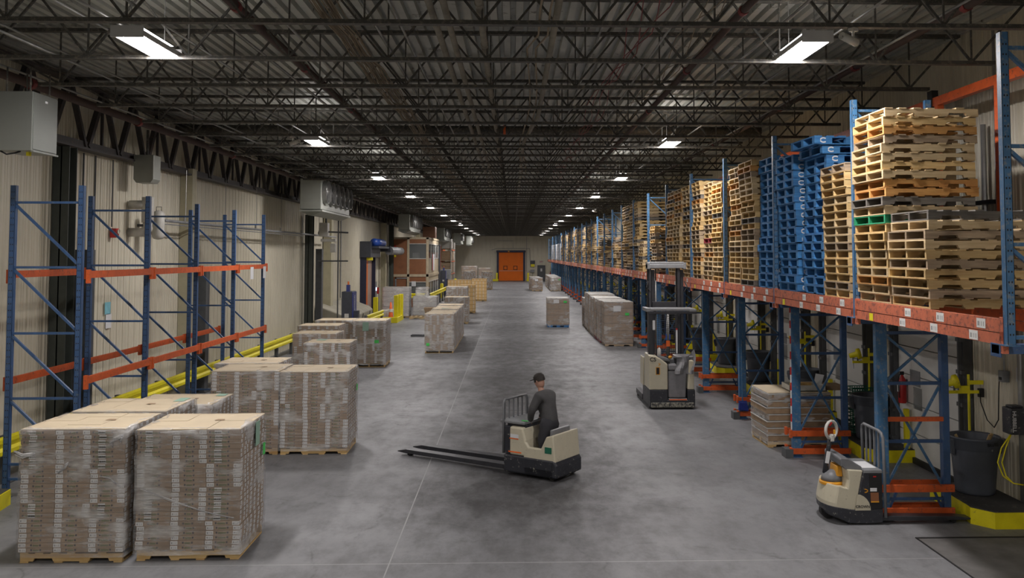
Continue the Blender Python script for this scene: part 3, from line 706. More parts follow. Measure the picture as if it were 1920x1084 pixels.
# ------------------------------------------------------------------ yellow guard rails (left)
def wbeam(m, p, q, z, mi=0):
    """corrugated W-beam between two floor points, corrugation faces the aisle"""
    p, q = Vector(p), Vector(q); d = (q - p).normalized(); nrm = Vector((d.y, -d.x, 0))
    prof = [(0, 0), (.05, .03), (.05, .09), (0, .13), (.0, .18), (.05, .22), (.05, .28), (0, .31)]
    for a, b in zip(prof[:-1], prof[1:]):
        for off in (0, -.006):
            A = p + nrm * (a[0] + off); B = q + nrm * (a[0] + off); C_ = q + nrm * (b[0] + off); D_ = p + nrm * (b[0] + off)
            m.quad((A.x, A.y, z + a[1]), (B.x, B.y, z + a[1]), (C_.x, C_.y, z + b[1]), (D_.x, D_.y, z + b[1]), mi)
def guard_rail(label, pts, z=.42, every=1.9, loc=None):
    t = thing('guard_rail', label, 'guard rail')
    for a, b in zip(pts[:-1], pts[1:]):
        m = MB(); wbeam(m, (a[0], a[1], 0), (b[0], b[1], 0), z); wbeam(m, (a[0] - .0, a[1], 0), (b[0], b[1], 0), z - .33) if False else None
        m.build('rail', M['yellow'], t)
        L = math.hypot(b[0] - a[0], b[1] - a[1]); n = max(1, int(L / every))
        for k in range(n + 1):
            f = k / n; x = a[0] + (b[0] - a[0]) * f; y = a[1] + (b[1] - a[1]) * f
            m = MB(); m.box(x - .13, x - .02, y - .05, y + .05, 0, z + .3); m.box(x - .2, x + .06, y - .12, y + .12, 0, .015); m.build('post', M['greycol'], t)
guard_rail('yellow steel guard rail along the left wall behind the blue rack', [(-8.1, 10.5), (-8.1, 37.0)], .45)
guard_rail('yellow corrugated guard rail crossing in front of the canvas covered ramp', [(-7.0, 42.6), (-6.85, 46.8)], .45)
guard_rail('yellow guard rail in front of the brown office facing the viewer', [(-8.3, 59.6), (-5.8, 59.6)], .75)
guard_rail('yellow guard rail along the aisle side of the brown office', [(-5.6, 59.6), (-5.45, 74)], .75)
t = thing('curb_block', 'yellow faced low dock curb at the far left edge beside the first rack post', 'curb')
m = MB(); m.prism([(-7.98, 11.4), (-7.1, 11.4), (-7.35, 13.3), (-7.98, 13.4)], 0, .22, 'z'); m.build('curb_face', M['yellow'], t)
m = MB(); m.prism([(-7.97, 11.42), (-7.12, 11.42), (-7.37, 13.29), (-7.97, 13.39)], .22, .228, 'z'); m.build('top_pad', M['platform'], t)
t = thing('bollard', 'yellow bollard at the far left edge of the view', 'bollard', (-7.57, 12.95, .228)); m = MB(); m.lathe([(0, .85), (.07, .85), (.08, .83), (.08, 0)], seg=16); m.build('post', M['yellow'], t, smooth=True)



# ================================================================== RIGHT: raised pallet rack over the dock doors
PY0 = 8.33
def make_bay(label, first=False):
    """one bay: lower support frame, arm, upper upright frame and the beams reaching to the next frame. origin at the front post line, y=0"""
    t = thing('raised_pallet_rack', label, 'pallet rack', (0, 0, 0), 0, 'bays of the raised rack on the right')
    lf = bpy.data.objects.new('support_frame', None); COL.objects.link(lf); lf.parent = t; lf.location = (0, .17, 0)
    m = MB(); m.box(5.05, 5.21, -.05, .05, .02, 2.69); m.build('post', M['blue_light'], lf, bevel=.008)
    m = MB(); m.box(5.97, 6.07, -.05, .05, .02, 2.69); m.build('post', M['blue'], lf, bevel=.006)
    for z, h in ((2.56, .045), (1.86, .045), (1.06, .045), (.27, .035)):
        m = MB(); m.box(5.2, 5.98, -.02, .02, z - h / 2, z + h / 2); m.build('brace', M['blue'], lf)
    for (a, b, c, d) in ((5.2, 2.54, 5.98, 1.88), (5.98, 2.54, 5.2, 1.88), (5.2, 1.84, 5.98, .45), (5.98, 1.84, 5.2, .45)):
        m = MB(); m.bar((a, .02, b), (c, .02, d), .03, .032); m.build('brace', M['blue_light'], lf)
    for (a, b, c, d) in ((5.2, .1, 5.32, .36), (5.98, .1, 5.86, .36)):
        m = MB(); m.bar((a, 0, b), (c, 0, d), .03, .03); m.build('brace', M['blue'], lf)
    for z in (.43, .115):
        for y in (-.075, .20):
            m = MB(); m.box(5.0, 6.1, y - .02, y + .02, z - .05, z + .05); m.box(4.985, 5.03, y - .04, y + .04, z - .07, z + .07); m.build('tie_beam', M['orange'], lf, bevel=.004)
    m = MB(); m.box(4.90, 5.04, -.12, .12, 0, .16); m.build('foot_block', M['greycol'], lf)
    m = MB(); m.box(5.03, 5.23, -.08, .08, 0, .02); m.box(5.95, 6.09, -.08, .08, 0, .02); m.build('foot_plate', M['blue'], lf)
    m = MB(); m.box(4.70, 6.2, .10, .24, 2.69, 2.78); m.box(4.70, 4.715, .08, .26, 2.66, 2.79); m.build('arm', M['blue'], t, bevel=.004)
    upright(t, 4.71, 5.83, 0.0, 5.81, [5.66, 4.7, 3.75, 2.86], mat='blue_light', diag=[(4.79, 5.62, 5.75, 4.74), (4.79, 4.66, 5.75, 3.8), (4.79, 3.7, 5.75, 2.9)], z0=2.78)
    st = [(.35, .17, 1), (1.2, .17, 1), (2.0, .16, 1), (2.75, .17, 1)]
    for z, hh in ((2.965, .13), (2.835, .11)):
        s2 = [(a + (.15 if z < 2.9 else 0), w, 1) for a, w, _ in st[:3]] + ([(3.1, .12, 2)] if z < 2.9 else [])
        rack_beam(t, 4.73, .05, DY - .05, z, hh, 'salmon', s2)
        rack_beam(t, 5.81, .05, DY - .05, z, hh, 'orange')
    return t
bay0 = None
for k in range(0, 31):
    y = PY0 + DY * (k - 0)
    if y > YB - 4: break
    lab = 'blue and orange raised rack bay over the dock doors, %s counted from the front' % ORD[k]
    if bay0 is None: bay0 = make_bay(lab); bay0.location = (0, y, 0)
    else: dup(bay0, (0, y, 0), 0, lab)
NB = k
# odd extras on the frames
m = MB(); m.box(5.2, 5.98, -.06, -.02, 1.34, 1.40); o = m.build('cross_bar', M['orange'], None, loc=(0, PY0 + DY + .17, 0)); tag(o, 'orange bar across the middle of the nearest full support frame', 'bar')
m = MB(); 
for k in range(16): m.box(-.012, .012, -.002, .002, .14 * k, .14 * k + .14, k % 2)
o = m.build('reflective_strip', [M['white'], M['stripe_red']], None, loc=(5.03, PY0 + 2 * DY + .115, .5)); tag(o, 'red and white striped reflective strip on the second support frame post', 'tape')

# rear high orange rail and posts near the wall
t = thing('orange_rail', 'long orange steel rail high along the right wall behind the pallets', 'rail', (6.42, 0, 0))
m = MB(); m.box(-.05, .05, 6, 27.5, 5.9, 6.03); m.build('rail_beam', M['orange'], t)
for y in (11.35, 13.0, 16.7, 20.5, 24.2, 26.9):
    m = MB(); m.box(-.05, .05, y - .05, y + .05, 2.6, 5.9); m.build('post', M['orange'], t)
m = MB(); m.box(-.06, .04, 13.1, 13.25, 5.85, 6.15); m.build('bracket', M['black'], t)
t = thing('wall_pipe', 'vertical galvanised pipe on the right wall seen behind the top pallets', 'pipe', (XR - .12, 12.9, 0))
m = MB(); m.tube([(0, 0, 3.0), (0, 0, 5.6)], .04, 8); m.tube([(.02, -.3, 3.0), (.02, -.3, 7.0)], .02, 6); m.build('pipe', M['galv'], t); m = MB(); m.box(-.06, .06, -.25, .2, 4.4, 4.46); m.build('bracket', M['black'], t)

# ------------------------------------------------------------------ pallets
PL, PD, PH = 1.2, 1.0, .12
def stringer_poly():
    h0, h1 = .016, .104
    p = [(0, h0), (.15, h0), (.165, h0 + .036), (.375, h0 + .036), (.39, h0), (.81, h0), (.825, h0 + .036), (1.035, h0 + .036), (1.05, h0), (1.2, h0), (1.2, h1), (0, h1)]
    return p
def pallet_meshes(wm, seed):
    r = random.Random(seed); ms = []
    m = MB()
    xs = [0, .175, .36, .545, .73, .915, 1.10]
    for i, x in enumerate(xs):
        w = .10 if i not in (0, 6) else .10
        if r.random() < .08: continue
        dz = r.uniform(-.001, .002); m.box(x + r.uniform(-.006, .006) * (0 < i < 6), x + w, r.uniform(-.012, .006), PD + r.uniform(-.006, .012), .104 + dz, .12 + dz)
    ms.append(('top_deck', m.mesh('top_deck', M[wm])))
    m = MB()
    for x in (0, .40, .70, 1.10): m.box(x, x + .1, r.uniform(-.01, .004), PD + r.uniform(-.004, .01), 0, .016)
    ms.append(('bottom_deck', m.mesh('bottom_deck', M[wm])))
    for y in (0, .481, .962):
        m = MB(); m.prism(stringer_poly(), y, y + .038, 'y'); ms.append(('stringer', m.mesh('stringer', M[wm])))
    return ms
def blue_meshes(seed):
    r = random.Random(seed); ms = []
    m = MB()
    for i, x in enumerate((0, .19, .38, .57, .76, .95, 1.08)): m.box(x, x + .12, 0, PD, .122, .142)
    ms.append(('top_deck', m.mesh('top_deck', M['palletblue'])))
    m = MB(); m.box(0, 1.2, 0, .1, 0, .018); m.box(0, 1.2, .45, .55, 0, .018); m.box(0, 1.2, .9, 1.0, 0, .018); m.box(0, .1, 0, 1, 0, .018); m.box(1.1, 1.2, 0, 1, 0, .018)
    ms.append(('bottom_deck', m.mesh('bottom_deck', M['palletblue'])))
    for y in (0, .45, .9):
        m = MB()
        for x0, x1 in ((0, .28), (.5, .7), (.92, 1.2)): m.box(x0, x1, y + .002, y + .098, .018, .108)
        m.box(0, 1.2, y, y + .1, .108, .122); ms.append(('block_row', m.mesh('block_row', M['palletblue'])))
    m = MB()   # worn round stencil on the corner block
    pts = [(.14 + .040 * math.cos(a) * 1.25, .068 + .036 * math.sin(a)) for a in [R(45 + 30 * i) for i in range(10)]]
    for a, b in zip(pts[:-1], pts[1:]): m.bar((a[0], -.002, a[1]), (b[0], -.002, b[1]), .004, .020)
    ms.append(('stencil_mark', m.mesh('stencil_mark', M['white'])))
    return ms
PM = {}
for w in ('wood0', 'wood1', 'wood2', 'wood3', 'wood4', 'wood_green', 'wood_red'): PM[w] = [pallet_meshes(w, s) for s in (1, 2, 3)]
PM['blue'] = [blue_meshes(1)]
NP = 0
def pallet(name, kind, loc, rz, label, group, r, parent=None, cat='pallet'):
    t = bpy.data.objects.new(name, None); COL.objects.link(t); t.location = loc; t.rotation_euler = (0, 0, rz); t.empty_display_size = .1
    if parent is not None: t.parent = parent
    else: tag(t, label, cat, group)
    ms = PM[kind][r.randrange(len(PM[kind]))]
    for nm, me in ms:
        o = bpy.data.objects.new(nm, me); COL.objects.link(o); o.parent = t
    if parent is None: t.scale = (1, 1, .944)
    return t
WCH = ['wood0'] * 6 + ['wood1'] * 5 + ['wood2'] * 3 + ['wood4'] + ['wood3']
STK = [  # y start, x front, count, kind
    (9.93, 4.76, 10, 'w'), (11.0, 4.75, 22, 'w'), (12.28, 4.73, 17, 'w'), (13.4, 4.78, 16, 'b'), (14.66, 4.75, 17, 'b'), (16.0, 4.76, 18, 'b'),
    (17.12, 4.73, 22, 'w'), (18.35, 4.76, 22, 'w'), (19.8, 4.74, 20, 'w'), (20.95, 4.77, 21, 'w'), (22.12, 4.74, 22, 'w'), (23.5, 4.77, 22, 'w'), (24.68, 4.72, 22, 'w'), (25.88, 4.76, 22, 'w'),
    (29.5, 4.75, 14, 'd'), (32.2, 4.76, 10, 'd')]
adj = {'wood0': 'yellowish wooden', 'wood1': 'pale wooden', 'wood2': 'weathered brown wooden', 'wood3': 'dark grey wooden', 'wood4': 'orange-brown wooden', 'wood_green': 'green painted wooden', 'wood_red': 'red painted wooden', 'blue': 'blue painted'}
for si, (y0, x0, n, kd) in enumerate(STK):
    r = random.Random(100 + si); z = 3.032; h = .1362 if kd == 'b' else .1133; lx = 0; ly = 0
    for i in range(n):
        kind = 'blue' if kd == 'b' else r.choice(WCH if kd == 'w' else ['wood2', 'wood2', 'wood0', 'wood3', 'wood1'])
        if si == 1 and i == n - 11: kind = 'wood3'
        if si == 1 and i == 9: kind = 'wood_green'
        if si == 1 and i == n - 3: kind = 'wood4'
        if si == 9 and i == 8: kind = 'wood_red'
        jx = r.uniform(-.018, .018) + lx; jy = r.uniform(-.012, .012); lx = max(-.06, min(.06, lx + r.uniform(-.02, .02)))
        if si == 3 and i >= n - 0: pass
        rz = r.uniform(-.008, .008)
        lab = '%s pallet, %s from the bottom in the %s rack stack from the front' % (adj[kind], ORD[i], ORD[si])
        pallet('blue_pallet' if kd == 'b' else 'wooden_pallet', kind, (x0 + jx, y0 + jy, z + i * h), rz, lab, 'pallets stacked in the %s rack stack' % ORD[si], r); NP += 1
    if si == 3:   # two blue pallets laid askew on top of the first blue stack
        for j, dz in enumerate((n, n + 1)):
            pallet('blue_pallet', 'blue', (x0 - (.02, .16)[j], y0 - (.04, .10)[j], z + dz * h), (.03, .05)[j], 'blue painted pallet set askew on the fourth rack stack, %s' % ('under the topmost' if j == 0 else 'topmost'), 'pallets stacked in the fourth rack stack', r); NP += 1
# distant stacks: far more pallets than can be told apart
m = MB(); r = random.Random(5)
def lowpallet(m, x, y, z, mi):
    for a in (0, .3, .6, .93): m.box(x + a, x + a + .24, y, y + PD, z + .104, z + .12, mi)
    for b in (0, .48, .96): m.box(x, x + 1.2, y + b, y + b + .038, z + .05, z + .104, mi); m.box(x, x + .15, y + b, y + b + .038, z + .016, z + .05, mi); m.box(x + .4, x + .8, y + b, y + b + .038, z + .016, z + .05, mi); m.box(x + 1.05, x + 1.2, y + b, y + b + .038, z + .016, z + .05, mi)
    for a in (0, .5, 1.1): m.box(x + a, x + a + .1, y, y + PD, z, z + .016, mi)
for k in range(6, 24):
    for j in range(3):
        n = r.choice([21, 20, 22, 12, 19, 22, 9, 21, 20, 0, 20])
        if k == 6 and j < 2: n = 0
        if k == 9: n = 5 + j
        y = PY0 + DY * k + .2 + 1.17 * j
        if k >= 21: n = 0
        for i in range(n): lowpallet(m, 4.76 + r.uniform(-.03, .03) + .04 * math.sin(i * .6), y + r.uniform(-.02, .02), 3.032 + i * .1205, r.choice([0, 0, 1, 1, 2, 2, 3]))
o = m.build('wooden_pallet_stacks', [M['wood0'], M['wood1'], M['wood2'], M['wood3']]); tag(o, 'distant stacks of wooden pallets filling the far bays of the raised rack', 'pallets', kind='stuff')

# ------------------------------------------------------------------ carton loads
CM = {}
def carton_mesh(w, h, d, var, side):
    key = (round(w, 3), round(h, 4), round(d, 3), var, side)
    if key in CM: return CM[key]
    m = MB(); g = .0022
    m.box(g, w - g, 0, d, g, h - g * .6, 0); e = -.0012
    def patch(u0, u1, v0, v1, mi): m.quad((u0 * w, e, v0 * h), (u1 * w, e, v0 * h), (u1 * w, e, v1 * h), (u0 * w, e, v1 * h), mi, uv=True)
    labs = {0: [.02], 1: [.24], 2: [.02, .80], 3: [.80, .02], 4: [.8]}[var]
    for u in labs: patch(u, u + .21, .10, .90, 1)
    sq = {0: (.36, .62), 1: (.08, .62), 2: (.30, .62), 3: (.40, .60), 4: (.1, .45)}[var]
    for u in sq: patch(u, u + .05, .32, .72, 2)
    patch(sq[0] + .07, sq[1] - .02, .25, .62, 3)
    if side:
        X = w + .0012 - g
        for u in (.08, .5, .8): m.quad((X, u * d, .15 * h), (X, (u + .14) * d, .15 * h), (X, (u + .14) * d, .85 * h), (X, u * d, .85 * h), 1, uv=True)
    CM[key] = m.mesh('carton', [M['kraft'], M['barcode'], M['kraft_dark'], M['kraft_green']]); return CM[key]
def wrap_shell(x0, x1, y0, y1, z0, z1, seed, mat='wrap', off=.018, topfold=.12):
    r = random.Random(seed); m = MB(); per = []
    def side(ax, ay, bx, by, n):
        for i in range(n): f = i / n; per.append((ax + (bx - ax) * f, ay + (by - ay) * f))
    N = 10
    side(x0 - off, y0 - off, x1 + off, y0 - off, N); side(x1 + off, y0 - off, x1 + off, y1 + off, N); side(x1 + off, y1 + off, x0 - off, y1 + off, N); side(x0 - off, y1 + off, x0 - off, y0 - off, N)
    cx, cy = (x0 + x1) / 2, (y0 + y1) / 2; NZ = 14; P = len(per); base = 0
    for j in range(NZ + 1):
        z = z0 + (z1 - z0) * j / NZ; band = r.uniform(-.006, .008)
        for i, (x, y) in enumerate(per):
            k = band + r.uniform(-.005, .006); dx, dy = (x - cx), (y - cy); L = math.hypot(dx, dy); k = max(k, -.012)
            m.v.append((x + dx / L * k, y + dy / L * k, z + (0 if j in (0,) else r.uniform(-.01, .01))))
    # fold over the top edge
    for i, (x, y) in enumerate(per):
        dx, dy = (x - cx), (y - cy); L = math.hypot(dx, dy); q = topfold * r.uniform(.3, 1.1)
        m.v.append((x - dx / L * q, y - dy / L * q, z1 + .012))
    for j in range(NZ + 1):
        for i in range(P):
            i2 = (i + 1) % P; a = j * P; b = (j + 1) * P; m.f.append((a + i, a + i2, b + i2, b + i)); m.mi.append(0)
    return m
def load(label, x, y, w=1.2, d=1.02, zt=1.5, detail=True, turned=False, wood='wood0', mat='cart_far', wrap='wrap', tags=(), seed=1, group='wrapped carton loads standing on the floor', lh=.0575, topmat='sheet', cat='pallet load', bluepal=False, blocks=None, wrapped=True):
    """(x, y) = front left floor corner"""
    r = random.Random(seed); t = thing('pallet_load', label, cat, (x, y, 0), r.uniform(-.012, .012), group)
    if bluepal:
        p = pallet('pallet', 'blue', (0, 0, 0), 0, None, None, r, t); p.scale = (w / 1.2, d / 1.0, .85)
    elif turned:
        p = pallet('pallet', wood, (w, 0, 0), R(90), None, None, r, t); p.scale = (d / 1.2, w / 1.0, 1)
    else:
        p = pallet('pallet', wood, (0, 0, 0), 0, None, None, r, t); p.scale = (w / 1.2, d / 1.0, 1)
    z0 = .125; X0, X1, Y0, Y1 = -.015, w + .012, -.02, d + .01
    if detail:
        n = int(round((zt - z0) / lh)); h = (zt - z0 - .008) / n; cw = (X1 - X0) / 3; back = MB()
        for i in range(n):
            blk = (blocks or [0] * 6 + [1] * 3 + [0] * 7 + [1] * 8)[::1]
            b = blk[i] if i < len(blk) else 1
            jx = r.uniform(-.007, .007); jy = r.uniform(-.006, .006)
            for c in range(3):
                var = ((0, 0, 2), (1, 3, 1))[b][c]
                o = bpy.data.objects.new('carton', carton_mesh(cw, h, .36, var, c == 2)); COL.objects.link(o); o.parent = t
                o.location = (X0 + c * cw + jx, Y0 + jy + r.uniform(-.003, .003), z0 + i * h)
            back.box(X0 + jx, X1 + jx - .003, Y0 + .362, Y1, z0 + i * h + .002, z0 + (i + 1) * h - .001)
            for u in (.42, .58, .75, .9):
                yy = Y0 + u * (Y1 - Y0); back.quad((X1 + jx - .002, yy, z0 + (i + .15) * h), (X1 + jx - .002, yy + .07, z0 + (i + .15) * h), (X1 + jx - .002, yy + .07, z0 + (i + .85) * h), (X1 + jx - .002, yy, z0 + (i + .85) * h), 1, uv=True)
        o = back.build('carton_bulk', [M['kraft'], M['barcode']], t); o['kind'] = 'stuff'
    else:
        m = MB(); m.box(X0, X1, Y0, Y1, z0, zt - .01); m.build('carton_block', M[mat], t, bevel=.012)
    # pale tops of the uppermost cartons
    m = MB(); nx, ny = 3, 4
    for i in range(nx):
        for j in range(ny):
            a = X0 + (X1 - X0) * i / nx; b = X0 + (X1 - X0) * (i + 1) / nx; c = Y0 + (Y1 - Y0) * j / ny; e = Y0 + (Y1 - Y0) * (j + 1) / ny; dz = r.uniform(0, .006)
            m.box(a + .002 - (i == 0) * r.uniform(0, .015), b - .002 + (i == nx - 1) * r.uniform(0, .015), c + .001 - (j == 0) * r.uniform(0, .02), e - .001, zt - .008, zt + .002 + dz)
    m.build('top_board', M[topmat], t)
    if topmat == 'sheet' and wood != 'none':
        m = MB(); m.quad((w * .6, d * .5, zt + .0105), (w * .6 + .13, d * .5, zt + .0105), (w * .6 + .11, d * .5 + .09, zt + .0105), (w * .6 + .02, d * .5 + .09, zt + .0105)); m.build('torn_patch', M['kraft'], t)
    if wrapped:
        wrap_shell(X0, X1, Y0, Y1, .07, zt, seed + 50, wrap).build('stretch_wrap', M[wrap], t, smooth=True)
    for tg in tags:
        face, u, z, tw, th, mt = tg
        m = MB()
        if face == 'f': m.box(X0 + u - tw / 2, X0 + u + tw / 2, Y0 - .034, Y0 - .030, z - th / 2, z + th / 2)
        elif face == 'r': m.box(X1 + .030, X1 + .034, Y0 + u - tw / 2, Y0 + u + tw / 2, z - th / 2, z + th / 2)
        else: m.box(X0 + u - tw / 2, X0 + u + tw / 2, Y0 + z - th / 2, Y0 + z + th / 2, zt + .012, zt + .014)
        m.build('tag' if mt != 'mint' else 'paper_slip', M[mt], t)
    return t
lA = load('front-left wrapped load of thin labelled cartons on a pallet, wrap bunched at its upper left', -5.84, 10.8, zt=1.57, seed=1, blocks=[0] * 7 + [1] * 3 + [0] * 7 + [1] * 9)
lB = load('front-right wrapped load of thin labelled cartons with a bright green tag on its aisle side', -4.49, 10.84, zt=1.55, seed=2, tags=[('r', .93, 1.12, .1, .15, 'green_tag'), ('r', .62, 1.38, .18, .3, 'mint')], blocks=[0] * 6 + [1] * 7 + [0] * 5 + [1] * 8)
load('wrapped carton load directly behind the front-left one, only its pale top showing', -5.82, 11.98, zt=1.57, seed=3, tags=[('t', 1.1, .9, .14, .3, 'mint')])
load('low pale-topped carton load between the front pair and the taller pair behind', -5.62, 13.1, zt=1.46, seed=4, tags=[('t', 1.1, .9, .14, .2, 'mint')])
load('tall brown carton load left of the pair by the rack end, partly unwrapped', -5.50, 16.42, zt=1.52, seed=5, blocks=[1] * 7 + [0] * 8 + [1] * 3 + [0] * 9)
load('tall carton load with glossy white wrap at the aisle side of the middle pair', -4.25, 16.42, zt=1.50, seed=6, wrap='wrap', tags=[('r', .85, 1.1, .1, .12, 'green_tag')], blocks=[0] * 9 + [1] * 5 + [0] * 5 + [1] * 8)
load('pale-topped carton load just behind the tall brown one near the rack end', -5.86, 17.7, zt=1.50, seed=7)
load('shorter wrapped carton load in front of the charcoal wrapping machine', -5.62, 24.1, zt=1.27, seed=8, tags=[('t', .3, .8, .25, .3, 'mint')])
load('wrapped carton load with yellow reflections behind the shorter load at the left', -6.25, 25.4, zt=1.40, seed=9, detail=False, tags=[])
load('pale-topped wrapped load third back beside the wrapping machine', -6.5, 27.0, zt=1.5, seed=10, detail=False)
load('farthest wrapped load of the left cluster, beside the wrapping machine', -6.45, 29.2, zt=1.5, seed=11, detail=False)
load('narrow labelled carton load with mint paper and green tag right of the wrapping machine', -5.2, 29.0, w=1.03, d=1.2, zt=1.50, seed=12, turned=True, tags=[('f', .42, 1.32, .2, .28, 'mint'), ('f', .78, .83, .14, .1, 'green_tag')], blocks=[0] * 7 + [1] * 8 + [0] * 9)
for i in range(5):
    load(['silver-wrapped load heading the row in mid aisle, green tag low on its front', 'second wrapped load in the mid aisle row', 'third wrapped load in the mid aisle row', 'fourth wrapped load in the mid aisle row', 'last wrapped load of the mid aisle row'][i],
         -3.26 - .0 * i, 33.0 + 1.42 * i, w=1.04, d=1.2, zt=1.45 - .02 * (i % 2), seed=20 + i, detail=False, turned=True, wrap='wrap_thick', tags=[('f', .12, .33, .12, .1, 'green_tag')] if i == 0 else ([('t', .5, .5, .3, .2, 'mint')] if i == 2 else []), group='row of silver-wrapped loads in the aisle')
load('tall brown load with white wrap band behind the mid aisle row', -3.75, 50.0, w=1.15, d=1.1, zt=1.85, seed=30, detail=False, wrap='wrap_thick', group='loads far down the left side')
load('second brown wrapped load behind the tall banded one', -3.6, 47.0, w=1.2, d=1.1, zt=1.4, seed=31, detail=False, wrap='wrap_thick', group='loads far down the left side')
load('narrow yellow-brown carton load on a tall pallet edge beside the banded load', -3.35, 55.5, w=.95, d=1.1, zt=1.75, seed=32, detail=False, mat='cart_yel', topmat='kraft_yellow', wrapped=False, group='loads far down the left side')
load('yellow cartons with white labels standing alone in the far aisle', -3.22, 69.7, w=1.12, d=1.1, zt=1.75, seed=33, detail=False, mat='cart_yel', topmat='kraft_yellow', wrapped=False, group='loads far down the left side')
load('two yellow carton columns beside the far charcoal wrapping machine', -5.3, 72.0, w=1.9, d=1.1, zt=1.6, seed=34, detail=False, mat='cart_yel', topmat='kraft_yellow', wrapped=False, group='loads far down the left side')
load('brown and white wrapped load left of the lone yellow cartons', -5.2, 93.2, w=1.15, d=1.2, zt=1.95, seed=35, detail=False, wrap='wrap_thick', group='loads far down the left side')
load('grey wrapped load right behind the lone yellow cartons', -3.3, 93.2, w=1.1, d=1.2, zt=1.9, seed=36, detail=False, wrap='wrap', group='loads far down the left side')
load('high dark wrapped load near the far wall at the left', -4.2, 108., w=1.4, d=1.2, zt=2.05, seed=37, detail=False, wrap='wrap', mat='cart_big', group='loads far down the left side')
load('cardboard topped load near the far wall behind the dark one', -6.25, 107., w=1.9, d=1.2, zt=2.3, seed=38, detail=False, wrap='wrap', mat='cart_big', topmat='kraft', group='loads far down the left side')
# right-hand side
load('lone tall brown carton load on a blue pallet in the right of the aisle', 1.75, 44.6, w=1.08, d=1.5, zt=1.46, seed=40, detail=False, mat='cart_big', bluepal=True, wrap='wrap', topmat='offwhite', tags=[('f', .9, 1.28, .16, .1, 'green_tag'), ('f', .45, 1.3, .28, .18, 'white')], group='loads on the right of the aisle')
RL = [(3.68, 35.3, 1.76), (3.64, 36.75, 1.74), (3.6, 38.2, 1.76), (3.6, 39.7, 1.75), (3.6, 41.2, 1.8), (3.62, 42.8, 1.8), (3.62, 44.9, 1.45)]
for i, (x, y, z) in enumerate(RL):
    load('tall wrapped brown carton load, %s in the row beside the right rack' % ORD[i], x, y, w=1.12, d=1.25, zt=z, seed=41 + i, detail=False, mat='cart_big', wrap='wrap_thick' if i % 2 else 'wrap', topmat='offwhite', wood='wood_red' if i in (1, 2) else 'wood2',
         tags=[('f', .9, 1.28, .16, .1, 'green_tag'), ('f', .5, 1.5, .3, .22, 'white')] if i == 0 else [], group='row of tall wrapped loads on the right')
for i, (x, y) in enumerate(((1.93, 89.0), (1.8, 91.5), (1.75, 94.0))):
    load('far brown carton load right of the orange door, %s from the front' % ORD[i], x, y, w=1.05, d=1.3, zt=1.32, seed=50 + i, detail=False, mat='cart_big', wrap='wrap', topmat='offwhite', tags=[('f', .45, 1.1, .3, .22, 'white')] if i == 0 else [], group='far loads near the orange door')
for i in range(6):
    load('far brown carton load in the row against the right rack, %s from the front' % ORD[i], 3.78, 89 + 2.5 * i, w=1.05, d=1.35, zt=1.38, seed=60 + i, detail=False, mat='cart_big', wrap='wrap_thick', topmat='offwhite', tags=[('f', .25, 1.1, .25, .2, 'white'), ('f', .9, 1.15, .14, .12, 'green_tag')] if i == 0 else [], group='far row of loads against the right rack')
for i in range(12):
    t = load('white wrapped goods on the far end of the raised rack, %s from the front' % ORD[i], 4.76, PY0 + DY * (21 + i // 2) + .25 + 1.75 * (i % 2), w=1.15, d=1.3, zt=1.75, seed=70 + i, detail=False, mat='cart_white', wrap='wrap', topmat='offwhite', group='white wrapped goods in the far rack bays'); t.location.z = 3.035
# loose wrap bunches on the two front loads
def bunch(parent, pts, r0, seed, mat='wrap_thick'):
    rr = random.Random(seed); m = MB()
    for k in range(6):
        q = [(x + rr.uniform(-1, 1) * r0, y + rr.uniform(-.4, .1) * r0, z + rr.uniform(-1, 1) * r0) for x, y, z in pts]; m.tube(q, [r0 * rr.uniform(.25, .5)] * len(q), 5)
    m.build('wrap_tail', M[mat], parent, smooth=True)
bunch(lA, [(-.05, -.05, 1.30), (.03, -.055, 1.27), (.15, -.05, 1.28)], .028, 1)
bunch(lA, [(1.05, -.05, 1.40), (1.1, -.05, 1.45), (1.2, -.05, 1.50), (1.17, -.05, 1.43)], .022, 2)
bunch(lA, [(.93, -.05, 1.02), (1.05, -.055, 1.01), (1.13, -.05, .93)], .010, 3)
bunch(lA, [(.45, -.045, 1.06), (.52, -.05, 1.13), (.55, -.05, 1.18)], .018, 4)
bunch(lB, [(.05, -.045, .86), (.4, -.05, .72), (.8, -.05, .58), (1.15, -.045, .50)], .009, 5)

# low wrapped stack under the right rack
t = thing('wrapped_stack', 'low stack of silver-wrapped trays on a pallet under the second rack frame', 'pallet load', (4.84, 16.75, 0), .03)
p = pallet('pallet', 'wood0', (0, 0, 0), 0, None, None, random.Random(4), t)
r = random.Random(9)
for i in range(7):
    m = MB(); dx = r.uniform(-.03, .03); m.box(0 + dx, 1.2 + dx, -.02, 1.0, .125 + i * .128, .125 + (i + 1) * .128 - .012); m.box(-.01 + dx, 1.21 + dx, -.03, 1.01, .125 + (i + 1) * .128 - .03, .125 + (i + 1) * .128 - .012, 1); m.build('tray_layer', [M['kraft'], M['offwhite']], t, bevel=.004)
wrap_shell(0, 1.2, 0, 1.0, .06, 1.02, 77).build('stretch_wrap', M['wrap_thick'], t, smooth=True)
m = MB(); m.box(0, 1.2, -.02, 1.0, 1.02, 1.035); m.build('top_board', M['sheet'], t)
t = thing('open_tray', 'shallow white tray of papers and rolls on the low wrapped stack', 'tray', (5.3, 16.85, 1.04))
m = MB(); m.box(0, .7, 0, .01, 0, .11); m.box(0, .7, .5, .51, 0, .11); m.box(0, .01, 0, .5, 0, .11); m.box(.69, .7, 0, .5, 0, .11); m.box(0, .7, 0, .5, 0, .01); m.build('tray_body', M['offwhite'], t)
